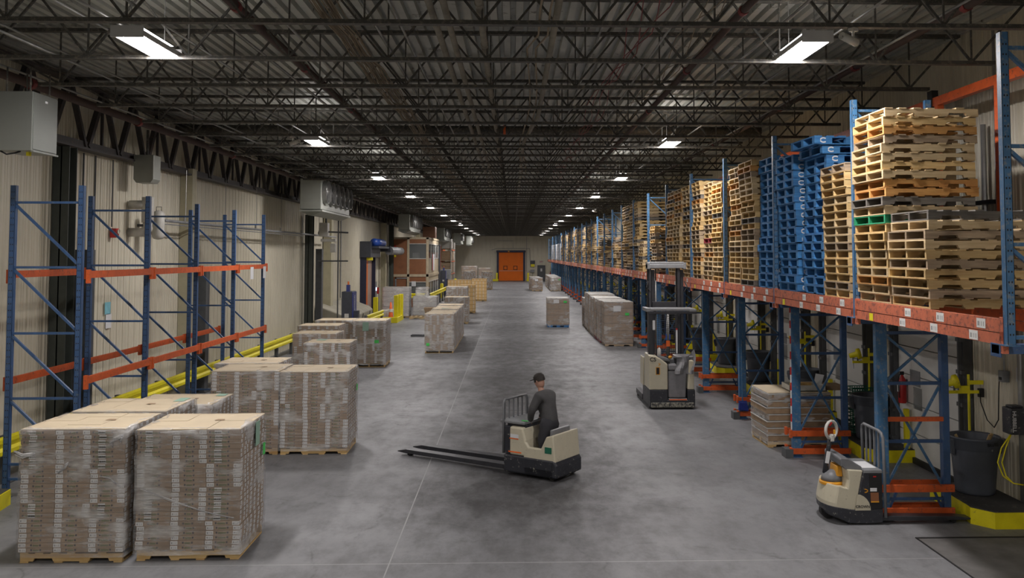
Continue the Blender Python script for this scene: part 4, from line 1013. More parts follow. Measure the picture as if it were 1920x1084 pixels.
m = MB(); m.tube([(.05, .1, .12), (.2, .15, .13)], .03, 10); m.build('yellow_roll', M['yellow'], t, smooth=True)
for i, (x, y, a) in enumerate(((.2, .2, .2), (.4, .25, -.3))):
    m = MB(); m.box(-.1, .1, -.08, .08, 0, .07, 0, Matrix.Translation((x, y, .06)) @ Matrix.Rotation(a, 4, 'Z')); m.build('paper_packet', M['kraft_yellow'], t)
m = MB(); m.quad((.55, .3, .02), (.68, .25, .02), (.74, .2, .28), (.6, .28, .30)); m.build('paper_sheet', M['white'], t)
m = MB(); m.box(0, .38, 0, .4, 0, .09); o = m.build('cardboard_box', M['kraft'], None, bevel=.005, loc=(6.0, 16.95, 1.04)); tag(o, 'flat cardboard box right of the white tray on the low stack', 'box')

# ================================================================== DOCK SIDE (right): platforms, bins, dock lights
def platform(label, k):
    y = 11.72 + DY * k; t = thing('dock_curb', label, 'curb', (0, y, 0), 0, 'yellow curbs between the dock doors')
    poly = [(6.24, .42), (6.22, .26), (6.42, 0), (7.08, 0), (7.08, 1.55), (6.28, 1.55)]
    m = MB(); m.prism(poly, 0, .215, 'z'); m.build('curb_face', M['yellow'], t)
    m = MB(); m.prism([(x - (.01 if x > 6.5 else -.012), yy + (.012 if yy < .7 else -.012)) for x, yy in poly], .216, .226, 'z'); m.build('rubber_top', M['platform'], t)
    for yy in (.12, 1.45):
        m = MB(); m.box(6.94, 7.02, yy - .04, yy + .04, .226, .92); m.build('post', M['yellow'], t, bevel=.005)
NPF = 22
for k in range(NPF): platform('yellow faced dock curb with black top against the right wall, %s from the front' % ORD[k], k)
def make_bin(label, cat='bin'):
    t = thing('waste_bin', label, cat, (0, 0, 0), 0, 'charcoal bins on the dock curbs'); m = MB()
    m.lathe([(0, 0), (.245, 0), (.262, .02), (.268, .05), (.315, .62), (.320, .64), (.338, .655), (.342, .78), (.350, .785), (.352, .81), (.335, .812), (.325, .79), (.300, .60), (.25, .04), (0, .03)], seg=36)
    m.build('bin_body', M['bin'], t, smooth=True)
    for s in (-1, 1):
        m = MB(); m.prism([(.30, .78), (.40, .76), (.405, .70), (.37, .56), (.32, .54), (.31, .66)], -.075, .075, 'y', M4=Matrix.Rotation(PI if s < 0 else 0, 4, 'Z')); m.build('handle', M['bin'], t, bevel=.01)
    return t
bin0 = None; BR = random.Random(3)
for k in range(16):
    lab = 'charcoal plastic waste bin, %s along the right wall from the front' % ORD[k]
    if k == 0: lab = 'large charcoal plastic bin with bits of wood inside at the right edge of the view'
    loc = (6.70 + BR.uniform(-.03, .03), 12.72 + DY * k, .227)
    if k == 0:
        bin0 = make_bin(lab); bin0.location = loc
    else: dup(bin0, loc, BR.uniform(-.4, .4), lab)
lt = text('BRUTE', .062, M['black'], bin0, (.10, -.326, .735), (R(86), 0, R(14)))
m = MB(); m.prism([(.0, -.018), (.018, 0), (0, .018), (-.018, 0)], -.002, .002, 'y', M4=Matrix.Translation((.085, -.333, .66)) @ Matrix.Rotation(R(14), 4, 'Z')); m.build('diamond_mark', M['midgrey'], bin0)
for i, (a, b, z) in enumerate(((-.24, .0, .76), (.17, -.08, .77), (.24, .0, .77))):
    m = MB(); m.box(-.018, .018, -.01, .01, -.22, .07, 0, Matrix.Translation((a, b, z)) @ Matrix.Rotation(R(25 if a > 0 else -25), 4, 'Y')); o = m.build('wood_offcut', M['wood0'], None, loc=bin0.location); tag(o, ['wood offcut leaning at the left of the near bin', 'wood offcut standing near the right rim of the near bin', 'short wood offcut at the far right rim of the near bin'][i], 'wood scrap')
def dock_light(label):
    t = thing('dock_light', label, 'dock light', (0, 0, 0), 0, 'yellow swing-arm lights beside the dock doors')
    m = MB(); m.tube([(6.9, 0, .226), (6.9, 0, 1.84)], .02, 8); m.build('post', M['yellow'], t)
    m = MB(); m.box(6.58, 7.06, -.018, .018, 1.555, 1.60); m.build('arm', M['yellow'], t)
    m = MB(); m.box(6.9, 7.12, -.02, .02, 1.69, 1.75); m.box(6.77, 6.9, -.03, .03, 1.60, 1.67); m.build('upper_arm', M['yellow'], t)
    m = MB(); m.box(7.05, 7.12, -.03, .03, 1.50, 1.63); m.build('hinge', M['black'], t)
    Mx = Matrix.Translation((6.68, .0, 1.73)) @ Matrix.Rotation(R(75), 4, 'Y') @ Matrix.Rotation(R(12), 4, 'X')
    m = MB(); m.lathe([(0, -.16), (.045, -.16), (.055, -.03), (.095, -.015), (.105, .0), (.105, .05), (.095, .055)], seg=20, M4=Mx); m.build('lamp_head', M['yellow'], t, smooth=True)
    m = MB(); m.lathe([(0, .035), (.094, .04)], seg=20, M4=Mx); m.build('lamp_lens', M['lens'], t)
    m = MB(); m.tube([(6.68, 0, 1.60), (6.68, 0, 1.68)], .015, 6); m.build('yoke', M['greycol'], t)
    return t
dl0 = None
for k in range(14):
    lab = 'yellow dock light on a swing arm beside the %s dock door from the front' % ORD[k]
    if dl0 is None: dl0 = dock_light(lab); dl0.location = (0, 13.25, 0)
    else: dup(dl0, (0, 13.25 + DY * k, 0), 0, lab)
def ropes(name, lab, cat, pts, r, mat, n=1, loc=(0, 0, 0)):
    t = thing(name, lab, cat, loc); m = MB(); m.tube(pts, r, 6); m.build('cable', M[mat], t, smooth=True); return t
t = ropes('power_cable', 'black cable drooping from the wall socket to the near dock light', 'cable', [(7.05, 13.2, 1.55), (7.0, 13.1, 1.45), (7.04, 13.0, 1.2), (7.06, 12.85, 1.12), (7.07, 12.75, 1.25), (7.07, 12.72, 1.7), (7.06, 12.68, 1.86), (7.08, 12.62, 1.88)], .008, 'black')
t = thing('wall_socket', 'grey power socket box on the right wall with a conduit above it', 'socket', (XR - .06, 12.6, 1.82))
m = MB(); m.box(-.06, .04, -.06, .06, 0, .16); m.build('box_body', M['midgrey'], t, bevel=.006); m = MB(); m.tube([(0, 0, .16), (0, 0, 1.4)], .014, 6); m.build('conduit', M['galv'], t); m = MB(); m.box(-.068, -.06, -.03, .03, .03, .07); m.build('plug', M['black'], t)
m = MB(); m.box(-.004, 0, -.05, .05, 0, .2); o = m.build('warning_sticker', M['white'], None, loc=(XR - .028, 12.3, 1.86)); tag(o, 'small white and red sticker right of the wall socket', 'sticker')
t = thing('connector_box', 'black connector box with white lettering and yellow cable at the right edge', 'connector box', (6.93, 12.12, 1.18))
m = MB(); m.box(-.10, .12, -.11, .11, 0, .36); m.box(-.07, .1, -.08, .08, .36, .39); m.build('box_body', M['tblack'], t, bevel=.015)
text('HUBBELL', .072, M['white'], t, (-.05, -.112, .18), (R(90), R(90), 0))
m = MB(); m.tube([(.15, .06, -.98), (.15, .06, 2.2)], .04, 10); m.build('conduit', M['galv'], t, smooth=True)
for i, o_ in enumerate((0, .06)):
    ropes('yellow_cable', ['outer loop of yellow cable hanging below the black connector box', 'inner loop of yellow cable hanging below the black connector box'][i], 'cable', [(6.86, 12.05, 1.2), (6.72 + o_, 12.06, 1.0), (6.66 + o_, 12.06, .8), (6.72 + o_ * .7, 12.04, .62), (6.84, 12.0, .53), (6.95, 11.95, .52)], .009, 'yellow')
for k, (y, x) in enumerate(((15.72, 6.98), (26.9, 6.98))):
    t = thing('fire_extinguisher', 'red fire extinguisher hanging on the right wall by the %s dock door' % ('first' if k == 0 else 'fourth'), 'fire extinguisher', (x, y, 1.0))
    m = MB(); m.lathe([(0, 0), (.06, .0), (.07, .02), (.07, .40), (.03, .47), (.02, .5), (0, .5)], seg=16); m.build('cylinder', M['red'], t, smooth=True)
    m = MB(); m.box(-.04, .03, -.015, .015, .5, .56); m.build('valve', M['black'], t); m = MB(); m.box(-.074, -.068, -.04, .04, .2, .34); m.build('label_patch', M['white'], t); m = MB(); m.tube([(-.04, 0, .52), (-.09, -.04, .4), (-.08, -.05, .1)], .01, 6); m.build('hose', M['black'], t)
    m = MB(); m.box(.06, .16, -.03, .03, .3, .42); m.build('bracket', M['greycol'], t)
for i, (y, z, s, lab) in enumerate(((18.3, 1.42, .22, 'white paper clipped on the second dock door'), (22.1, 1.4, .2, 'white paper clipped on the third dock door'), (25.8, 1.5, .2, 'white paper clipped on the fourth dock door'), (20.3, 1.2, .34, 'larger grey-white sheet hanging between the second and third dock doors'))):
    m = MB(); m.box(-.004, .004, -s / 2, s / 2, -s * .6, s * .6); o = m.build('paper_notice', M['white'], None, loc=(XR - .10 if i < 3 else XR - .04, y, z)); tag(o, lab, 'notice'); o.rotation_euler = (0, R(-8) if i < 3 else 0, 0)
for j in range(4):
    t = thing('plastic_crate', 'green plastic crate, %s in the stack behind the second bin' % ('lowest', 'second from below', 'third from below', 'topmost')[j], 'crate', (6.72, 17.0, .227 + .22 * j))
    m = MB()
    for z in (0, .07, .14, .2): m.box(-.2, .2, -.14, -.13, z, z + .018); m.box(-.2, .2, .13, .14, z, z + .018); m.box(-.2, -.19, -.14, .14, z, z + .018); m.box(.19, .2, -.14, .14, z, z + .018)
    for q in range(9): x = -.2 + .0475 * q; m.box(x, x + .012, -.142, -.132, 0, .218); m.box(x, x + .012, .132, .142, 0, .218)
    m.box(-.2, .2, -.14, .14, 0, .01); m.build('basket', M['greencrate'], t)
t = thing('floor_broom', 'blue handled push broom with dark blue bristles leaning on the third rack frame', 'broom', (5.10, PY0 + 3 * DY + .05, 0))
m = MB(); m.tube([(0, 0, .38), (-.01, -.0, 1.75)], .014, 8); m.build('handle', M['blue_light'], t); m = MB(); m.prism([(-.1, 0), (.12, -.02), (.08, .16), (-.08, .16)], -.05, .02, 'y'); o = m.build('bristles', M['broomblue'], t); o.location = (0, -.03, .22)
m = MB(); m.box(-.09, .09, -.04, .02, .37, .41); m.build('head', M['lan_blue'], t)
# steel leveler plate in the floor at lower right
m = MB(); m.box(5.21, 7.1, 8.6, 11.36, .0, .006); o = struct(m.build('trim_1', M['plate'])); 
m = MB(); m.box(5.19, 5.21, 8.6, 11.38, .0, .009); m.box(5.19, 7.1, 11.36, 11.40, 0, .012); struct(m.build('trim_2', M['rubber']))
# bay 2 foot block clashes with the parked pallet truck: the photo shows none there
for b in [o for o in S.objects if o.name.startswith('foot_block')]:
    p = b.parent.parent
    if abs(p.location.y - (PY0 + DY)) < .01 or p.location.y < 9: bpy.data.objects.remove(b)
for b in [o for o in S.objects if o.name.startswith('tie_beam') and o.parent.parent.location.y < 9]: bpy.data.objects.remove(b)

# security cameras
def seccam(x, y, z, lab, rz):
    t = thing('security_camera', lab, 'camera', (x, y, z), rz); m = MB()
    Mx = Matrix.Rotation(R(-12), 4, 'X') @ Matrix.Rotation(R(90), 4, 'X'); m.lathe([(0, -.12), (.045, -.12), (.045, .13), (.04, .13), (0, .11)], seg=16, M4=Mx); m.build('camera_body', M['offwhite'], t, smooth=True)
    m = MB(); m.lathe([(0, .112), (.032, .118)], seg=14, M4=Mx); m.build('lens', M['black'], t)
    m = MB(); m.tube([(0, .06, .03), (.0, .07, .1)], .014, 6); m.box(-.04, .04, .03, .11, .1, .14); m.build('bracket', M['offwhite'], t)
seccam(3.79, 9.72, 6.079, 'white bullet security camera hung right of the near right ceiling light', R(-60))
seccam(4.55, 48.99, 6.079, 'white security camera farther back under the right light row', R(-60))
seccam(-4.72, 19.07, 6.079, 'small white camera left of the second left ceiling light', R(60))

# ================================================================== REACH TRUCK
t = thing('reach_truck', 'beige and black stand-up reach truck parked facing away beside the rack', 'forklift', (3.765, 20.9, 0)); RT = t
def P_(name, mat, f, bevel=0, smooth=False, parent=None):
    m = MB(); f(m); return m.build(name, M[mat], parent or t, bevel=bevel, smooth=smooth)
P_('chassis', 'tblack', lambda m: (m.prism([(-.53, .05), (.55, .05), (.55, .46), (.37, .46), (.37, .22), (-.10, .22), (-.10, .46), (-.53, .46)], 0, .25, 'y'), m.box(-.53, .55, .25, 1.15, .05, .46)), bevel=.02)
P_('skirt', 'scraped', lambda m: m.box(-.50, .52, -.02, .0, .05, .16), bevel=.008)
P_('left_shell', 'beige', lambda m: m.prism([(-.54, .46), (-.10, .46), (-.10, 1.06), (-.28, 1.20), (-.42, 1.26), (-.54, 1.27)], 0, .75, 'y'), bevel=.025)
P_('right_shell', 'beige', lambda m: m.prism([(.37, .46), (.53, .46), (.53, 1.12), (.50, 1.16), (.41, 1.16)], 0, .75, 'y'), bevel=.03)
P_('floor_step', 'midgrey', lambda m: m.box(-.08, .36, .02, .5, .22, .25), bevel=.01)
P_('step_edge', 'cone', lambda m: m.box(-.06, .35, .0, .02, .215, .235))
P_('back_pad', 'padgrey', lambda m: m.prism([(-.08, .26), (.34, .26), (.365, .9), (-.08, .9)], .06, .2, 'y'), bevel=.035)
P_('seat_pad', 'padgrey', lambda m: m.box(-.08, .36, .05, .25, .91, 1.06), bevel=.04)
P_('console', 'tgrey', lambda m: (m.box(-.36, .52, .30, .75, 1.0, 1.16), m.prism([(-.3, 1.14), (.0, 1.10), (.0, 1.18), (-.3, 1.25)], .1, .35, 'y')), bevel=.03)
def flap(m):
    for i in range(8):
        for j in range(6):
            def q(i, j):
                u, v = i / 8, j / 6; return (.10 + .44 * u + .03 * math.sin(v * 5), .02 + .05 * math.sin(u * 9 + v * 3) + .25 * (1 - v) * (u > .6) * 0, 1.25 - .42 * v + .18 * max(0, u - .7) * (1 - v) * 3)
            m.quad(q(i, j), q(i + 1, j), q(i + 1, j + 1), q(i, j + 1))
P_('vinyl_cover', 'padgrey', flap, smooth=True)
P_('cover_top', 'padgrey', lambda m: m.box(.10, .52, .02, .5, 1.2, 1.25), bevel=.04)
P_('steering_knob', 'amber', lambda m: m.lathe([(0, .04), (.035, .035), (.05, 0), (.03, -.03), (0, -.03)], c=(-.02, .12, 1.21), seg=14), smooth=True)
P_('control_handle', 'rubber', lambda m: m.tube([(-.22, .25, 1.18), (-.12, .15, 1.22), (-.02, .12, 1.2)], .022, 8), smooth=True)
P_('vent_opening', 'rubber', lambda m: m.box(-.37, -.30, -.006, .0, .83, .98), bevel=.01); P_('vent_rim', 'amber', lambda m: m.box(-.385, -.285, -.003, .001, .815, .995))
text('CS', .13, M['black'], t, (-.45, -.004, 1.17), (R(90), 0, 0)); 
def swoosh(m):
    pts = [(-.33 + .05 * math.cos(a), .0, 1.06 + .022 * math.sin(a)) for a in [R(80 - 16 * i) for i in range(11)]]
    for a, b in zip(pts[:-1], pts[1:]): m.bar((a[0], -.003, a[2]), (b[0], -.003, b[2]), .004, .014)
P_('round_emblem', 'amber', swoosh)
for x0 in (-.52, .42): P_('drive_wheel', 'rubber', lambda m, x0=x0: m.lathe([(0, 0), (.10, 0), (.11, .01), (.11, .09), (.10, .10), (0, .10)], seg=24, M4=Matrix.Translation((x0, .15, .11)) @ Matrix.Rotation(R(90), 4, 'Y')), smooth=False)
for x0 in (-.55, .43): P_('outrigger', 'mast', lambda m, x0=x0: (m.box(x0, x0 + .12, 1.1, 2.2, .06, .20)), bevel=.02); P_('load_wheel', 'rubber', lambda m, x0=x0: m.lathe([(0, 0), (.06, 0), (.06, .08), (0, .08)], seg=16, M4=Matrix.Translation((x0 + .02, 2.1, .06)) @ Matrix.Rotation(R(90), 4, 'Y')))
for xa in (-.42, .29):   # mast uprights, nested channels
    for dx, dy, zt in ((-.04, .70, 3.34), (.055, .78, 3.28)):
        P_('mast_channel', 'mast', lambda m, xa=xa, dx=dx, dy=dy, zt=zt: (m.box(xa + dx, xa + dx + .02, dy, dy + .12, .3, zt), m.box(xa + dx, xa + dx + .092, dy, dy + .012, .3, zt), m.box(xa + dx, xa + dx + .092, dy + .108, dy + .12, .3, zt)))
P_('mast_head', 'midgrey', lambda m: (m.box(-.47, .49, .66, .92, 3.32, 3.42), m.box(-.44, .44, .68, .9, 3.42, 3.48), m.box(-.47, -.40, .64, .94, 3.30, 3.46), m.box(.42, .49, .64, .94, 3.30, 3.46)), bevel=.01)
P_('mast_crossbar', 'mast', lambda m: m.box(-.34, .30, .74, .80, 2.34, 2.50), bevel=.006)
P_('mast_crossbar', 'mast', lambda m: m.box(-.34, .30, .74, .80, .9, 1.0), bevel=.006)
P_('lift_cylinder', 'galv', lambda m: (m.tube([(.06, .84, .4), (.06, .84, 2.4)], .04, 12)), smooth=True); P_('lift_cylinder', 'galv', lambda m: (m.tube([(-.24, .84, .4), (-.24, .84, 3.3)], .018, 8)), smooth=True)
P_('hose', 'rubber', lambda m: m.tube([(-.45, .68, 3.0), (-.5, .6, 2.86), (-.40, .62, 2.74)], .014, 6)); P_('hose', 'rubber', lambda m: m.tube([(.45, .68, 3.0), (.5, .6, 2.86), (.42, .62, 2.74)], .014, 6))
# overhead guard over the operator
P_('overhead_guard', 'midgrey', lambda m: [m.box(-.56, .56, .02 + .14 * i, .06 + .14 * i, 2.32, 2.37) for i in range(5)] + [m.box(-.60, -.50, 0, .68, 2.30, 2.38), m.box(.44, .6, 0, .68, 2.30, 2.36)], bevel=.006)
P_('guard_front_bar', 'mast', lambda m: m.box(-.56, .60, -.01, .03, 2.25, 2.31), bevel=.006)
P_('guard_post', 'mast', lambda m: m.box(-.51, -.39, .25, .35, 1.2, 2.3), bevel=.01); P_('guard_post', 'mast', lambda m: m.box(.20, .26, .6, .68, 1.15, 2.3), bevel=.006)
P_('wire_screen', 'rubber', lambda m: [m.tube([(-.26 + .045 * i, .60, 1.18), (-.26 + .045 * i, .60, 2.25)], .004, 4) for i in range(12)] + [m.tube([(-.26, .60, 1.2 + .05 * j), (.24, .60, 1.2 + .05 * j)], .004, 4) for j in range(21)])
P_('extinguisher_bottle', 'offwhite', lambda m: m.lathe([(0, 0), (.04, 0), (.045, .02), (.045, .2), (.02, .24), (0, .25)], c=(-.24, .38, 1.17), seg=14), smooth=True)
P_('orange_notice', 'cone', lambda m: m.box(-.03, .06, .585, .59, 1.42, 1.56)); P_('blue_clip', 'motorblue', lambda m: m.box(-.04, -.015, .583, .59, 1.58, 1.72)); P_('blue_clip', 'motorblue', lambda m: m.box(.05, .075, .583, .59, 1.58, 1.72))
P_('white_mast_label', 'white', lambda m: m.box(.21, .25, .59, .597, 1.25, 1.82)); P_('label_red_tip', 'red', lambda m: m.box(.21, .25, .588, .597, 1.82, 1.86))
P_('white_clip', 'white', lambda m: m.box(-.42, -.36, .2, .22, 1.85, 2.08, 0, Matrix.Translation((0, 0, 0)) @ Matrix.Rotation(R(0), 4, 'Y')), bevel=.01)
P_('beige_side_cover', 'beige', lambda m: m.box(-.58, -.54, .75, 1.2, .46, 1.15), bevel=.015)
for i in (-.3, .2): P_('fork', 'mast', lambda m, i=i: m.box(i, i + .1, 1.1, 2.15, .22, .26), bevel=.004)

# ================================================================== WALKIE PALLET TRUCK (right foreground)
t = thing('walkie_pallet_truck', 'beige and black walk-behind pallet truck parked with its forks under the near rack frame', 'pallet truck', (-.045, 11.95, 0))
def zx(l): return [(3.979 + x / 488.6, 2.008 - y / 488.6) for x, y in l]
W_ = .70
def loft(m, poly, y0, y1, k, N=12):
    yc, hw = (y0 + y1) / 2, (y1 - y0) / 2; n0 = len(m.v); L = len(poly)
    for j in range(N + 1):
        y = yc - hw * math.cos(PI * j / N); v = (y - yc) / hw; sh = k * (1 - math.sqrt(max(0, 1 - (v * .985) ** 2)))
        for (x, z) in poly: m.v.append((x + sh * max(0, min(1, (4.62 - x) / .30)), y, z))
    for j in range(N):
        for i in range(L):
            i2 = (i + 1) % L; a = n0 + j * L; m.f.append((a + i, a + L + i, a + L + i2, a + i2)); m.mi.append(0)
    m.f.append(tuple(range(n0, n0 + L))); m.mi.append(0); m.f.append(tuple(range(n0 + N * L + L - 1, n0 + N * L - 1, -1))); m.mi.append(0)
P_('nose_shell', 'beige', lambda m: loft(m, zx([(158, 885), (156, 840), (168, 780), (182, 728), (235, 738), (288, 745), (302, 690), (292, 622), (398, 628), (385, 690), (345, 885)]), .02, W_ - .02, .16), bevel=.022)
P_('chassis_skirt', 'tblack', lambda m: (loft(m, zx([(156, 862), (160, 900), (185, 935), (290, 968), (440, 972), (525, 965), (528, 876), (345, 884)]), .0, W_, .16)), bevel=.015)
P_('battery_case', 'tblack', lambda m: m.prism(zx([(398, 640), (525, 640), (528, 878), (345, 884), (385, 690)]), .005, W_ - .005, 'y'), bevel=.012)
P_('top_cover', 'tgrey', lambda m: m.prism(zx([(255, 560), (262, 548), (310, 552), (400, 608), (402, 634), (385, 636), (290, 624), (262, 600)]), .06, W_ - .02, 'y'), bevel=.018)
P_('battery_lid', 'midgrey', lambda m: m.prism(zx([(400, 622), (524, 622), (524, 642), (400, 642)]), .0, W_, 'y'), bevel=.006)
P_('lid_label', 'white', lambda m: m.box(4.83, 5.02, .12, .5, .735, .738))
P_('quarter_panel', 'beige', lambda m: m.prism(zx([(340, 884), (355, 780)] + [(355 + 88 * math.sin(a), 884 - 104 * math.cos(a)) for a in [R(15 * i) for i in range(1, 7)]]), -.004, .004, 'y'))
text('CROWN', .050, M['black'], t, (3.979 + 390 / 488.6, -.006, 2.008 - 860 / 488.6), (R(90), 0, 0), bold=True)
def sw2(m):
    cx, cz = 3.979 + 400 / 488.6, 2.008 - 757 / 488.6
    pts = [(cx + .052 * math.cos(a), cz + .022 * math.sin(a)) for a in [R(80 - 16 * i) for i in range(11)]]
    for a, b in zip(pts[:-1], pts[1:]): m.bar((a[0], .0, a[1]), (b[0], .0, b[1]), .006, .012)
P_('round_emblem', 'amber', sw2)
P_('door_panel', 'black', lambda m: m.prism(zx([(436, 650), (518, 650), (518, 872), (442, 872)]), -.004, .006, 'y'))
P_('spec_label', 'office_brown', lambda m: m.prism(zx([(442, 768), (496, 768), (498, 832), (444, 832)]), -.008, -.004, 'y')); P_('white_label', 'white', lambda m: m.prism(zx([(441, 738), (485, 738), (485, 760), (441, 760)]), -.008, -.004, 'y'))
P_('orange_band', 'amber', lambda m: m.prism(zx([(444, 824), (498, 824), (498, 832), (444, 832)]), -.010, -.008, 'y')); P_('red_mark', 'red', lambda m: m.prism(zx([(462, 660), (482, 660), (482, 668), (462, 668)]), -.008, -.004, 'y')); text('PowerUp', .03, M['white'], t, (3.979 + 470 / 488.6, -.0095, 2.008 - 780 / 488.6), (R(90), 0, 0)) if False else None
P_('trim_ring', 'amber', lambda m: m.lathe([(.05, .028), (.155, .022), (.165, .008), (.165, -.02)], c=(4.475, .33, .505), seg=28, M4=Matrix.Identity(4)))
P_('inner_bracket', 'amber', lambda m: m.prism(zx([(262, 620), (292, 622), (300, 690), (255, 690)]), .22, W_ - .22, 'y'), bevel=.01)
P_('tiller_base', 'tgrey', lambda m: m.lathe([(0, .14), (.05, .135), (.10, .10), (.135, .05), (.145, .0), (0, 0)], c=(4.475, .33, .53), seg=24), smooth=True)
P_('tiller_arm', 'tblack', lambda m: m.tube([(4.40, .35, .62), (4.41, .35, .78), (4.455, .35, 1.0), (4.475, .35, 1.10)], [.045, .032, .030, .034], 10), smooth=True)
P_('arm_label', 'white', lambda m: m.bar((4.405, .305, .76), (4.435, .31, .92), .05, .012))
def grip(m):
    pts = []
    for a in range(0, 361, 24):
        r_ = R(a); pts.append((4.49 + .10 * math.sin(r_), .35 + .06 * math.sin(r_), 1.21 + .12 * math.cos(r_)))
    m.tube(pts, .022, 8, caps=False)
P_('control_loop', 'offwhite', grip, smooth=True)
P_('control_head', 'offwhite', lambda m: (m.prism([(4.46, 1.05), (4.52, 1.05), (4.53, 1.15), (4.47, 1.15)], .31, .39, 'y')), bevel=.015)
P_('red_button', 'red', lambda m: m.prism([(4.42, 1.28), (4.47, 1.33), (4.50, 1.31), (4.46, 1.26)], .31, .39, 'y'), bevel=.008); P_('thumb_switch', 'amber', lambda m: m.box(4.50, 4.53, .29, .31, 1.16, 1.22), bevel=.005)
P_('backrest_frame', 'tgrey', lambda m: m.tube([(5.09, .0, .1), (5.08, .0, .8), (5.07, .0, 1.16), (5.065, .04, 1.22), (5.06, .12, 1.24), (5.06, W_ - .08, 1.24), (5.06, W_ - .02, 1.21), (5.06, W_, 1.15), (5.07, W_, .72)], .022, 8), smooth=True)
for i in range(1, 5): P_('backrest_bar', 'tgrey', lambda m, i=i: m.box(5.055, 5.075, W_ * i / 5 - .015, W_ * i / 5 + .015, .74, 1.235))
P_('backrest_foot', 'midgrey', lambda m: m.bar((5.0, -.01, .74), (5.08, W_, .76), .05, .02)) if False else None
for y0 in (.02, W_ - .18): P_('fork', 'mast', lambda m, y0=y0: (m.prism([(5.02, .05), (6.2, .05), (6.27, .06), (6.27, .08), (6.1, .10), (5.02, .115)], y0, y0 + .16, 'y')), bevel=.008)
P_('fork_tip_paint', 'yellow', lambda m: m.box(6.18, 6.24, .022, .178, .098, .1)) if False else None
P_('drive_wheel', 'rubber', lambda m: m.lathe([(0, 0), (.11, 0), (.11, .09), (0, .09)], seg=24, M4=Matrix.Translation((4.42, .30, .115)) @ Matrix.Rotation(R(90), 4, 'X') @ Matrix.Translation((0, 0, -.09))))
for x in (4.60, 4.93): P_('caster', 'rubber', lambda m, x=x: m.lathe([(0, 0), (.035, 0), (.035, .05), (0, .05)], seg=14, M4=Matrix.Translation((x, .12, .036)) @ Matrix.Rotation(R(90), 4, 'X')))
for y0 in (.06, W_ - .14): P_('load_roller', 'rubber', lambda m, y0=y0: m.lathe([(0, 0), (.04, 0), (.04, .08), (0, .08)], seg=14, M4=Matrix.Translation((6.05, y0 + .08, .041)) @ Matrix.Rotation(R(90), 4, 'X')))

# ================================================================== RIDER PALLET TRUCK in the aisle + operator
t = thing('rider_pallet_truck', 'beige and black rider pallet truck with long forks crossing the middle of the aisle', 'pallet truck', (.07, 15.2, 0), R(145)); RID = t
P_('chassis', 'tblack', lambda m: (m.prism([(0, .05), (0, .34), (-.44, .34), (-.44, .20), (-.92, .20), (-.92, .34), (-1.0, .34), (-1.05, .26), (-1.05, .05)], -.40, .40, 'y'), m.box(-1.0, -.4, -.40, -.33, .05, .34), m.box(-1.0, -.4, .33, .40, .05, .34)), bevel=.03)
P_('front_hood', 'beige', lambda m: m.prism([(-.12, .34), (-.12, .80), (-.38, .80), (-.44, .60), (-.46, .34)], -.39, .39, 'y'), bevel=.03)
for yy in (-.39, .32): P_('side_wall', 'beige', lambda m, yy=yy: m.prism([(-.40, .30), (-.40, .62), (-.50, .50), (-.74, .50), (-.84, .70), (-.98, .74), (-1.02, .30)], yy, yy + .07, 'y'), bevel=.02)
P_('rear_shell', 'beige', lambda m: m.prism([(-.90, .30), (-.90, .72), (-.98, .74), (-1.02, .30)], -.36, .36, 'y'), bevel=.02)
P_('battery_box', 'tblack', lambda m: m.box(-.12, .0, -.37, .37, .34, .80), bevel=.012)
P_('top_tray', 'midgrey', lambda m: m.box(-.40, .10, -.36, .36, .84, .89), bevel=.015)
P_('tray_support', 'tblack', lambda m: m.box(-.38, -.02, -.3, .3, .78, .85))
P_('knee_pad', 'tgrey', lambda m: m.box(-.90, -.84, -.28, .28, .4, .80), bevel=.025)
for i in range(6): P_('backrest_bar', 'tgrey', lambda m, i=i: m.box(.015, .035, -.33 + .128 * i, -.31 + .128 * i, .34, 1.2))
P_('backrest_frame', 'tgrey', lambda m: m.tube([(.025, -.36, .34), (.025, -.36, 1.16), (.025, -.32, 1.22), (.025, .32, 1.22), (.025, .36, 1.16), (.025, .36, .34)], .02, 8), smooth=True)
for y0 in (-.30, .12): P_('fork', 'mast', lambda m, y0=y0: m.prism([(0, .06), (2.3, .05), (2.45, .06), (2.45, .075), (2.25, .12), (0, .14)], y0, y0 + .18, 'y'), bevel=.008)
for y0 in (-.26, .16): P_('load_roller', 'rubber', lambda m, y0=y0: m.lathe([(0, 0), (.045, 0), (.045, .09), (0, .09)], seg=14, M4=Matrix.Translation((2.2, y0 + .1, .046)) @ Matrix.Rotation(R(90), 4, 'X')))
P_('drive_wheel', 'rubber', lambda m: m.lathe([(0, 0), (.12, 0), (.12, .1), (0, .1)], seg=20, M4=Matrix.Translation((-.3, .05, .12)) @ Matrix.Rotation(R(90), 4, 'X')))
for yy in (.34, -.28): P_('caster', 'rubber', lambda m, yy=yy: m.lathe([(0, 0), (.06, 0), (.06, .06), (0, .06)], seg=14, M4=Matrix.Translation((-.92, yy, .061)) @ Matrix.Rotation(R(90), 4, 'X')))
P_('orange_stripe', 'cone', lambda m: (m.box(-.36, -.1, .389, .394, .38, .40))); P_('orange_stripe', 'cone', lambda m: (m.box(-.30, -.12, .389, .394, .60, .615))); P_('white_label', 'white', lambda m: m.box(-.30, -.14, .389, .394, .62, .68))
P_('green_sticker', 'greencrate', lambda m: m.box(-.95, -.82, .389, .394, .44, .54))
P_('steer_handle', 'tgrey', lambda m: m.tube([(-.30, .0, .8), (-.32, 0, 1.0), (-.36, -.12, 1.04), (-.36, .12, 1.04)], .02, 8), smooth=True)
P_('green_indicator', 'green_tag', lambda m: m.box(-.42, -.30, .28, .30, .895, .905))

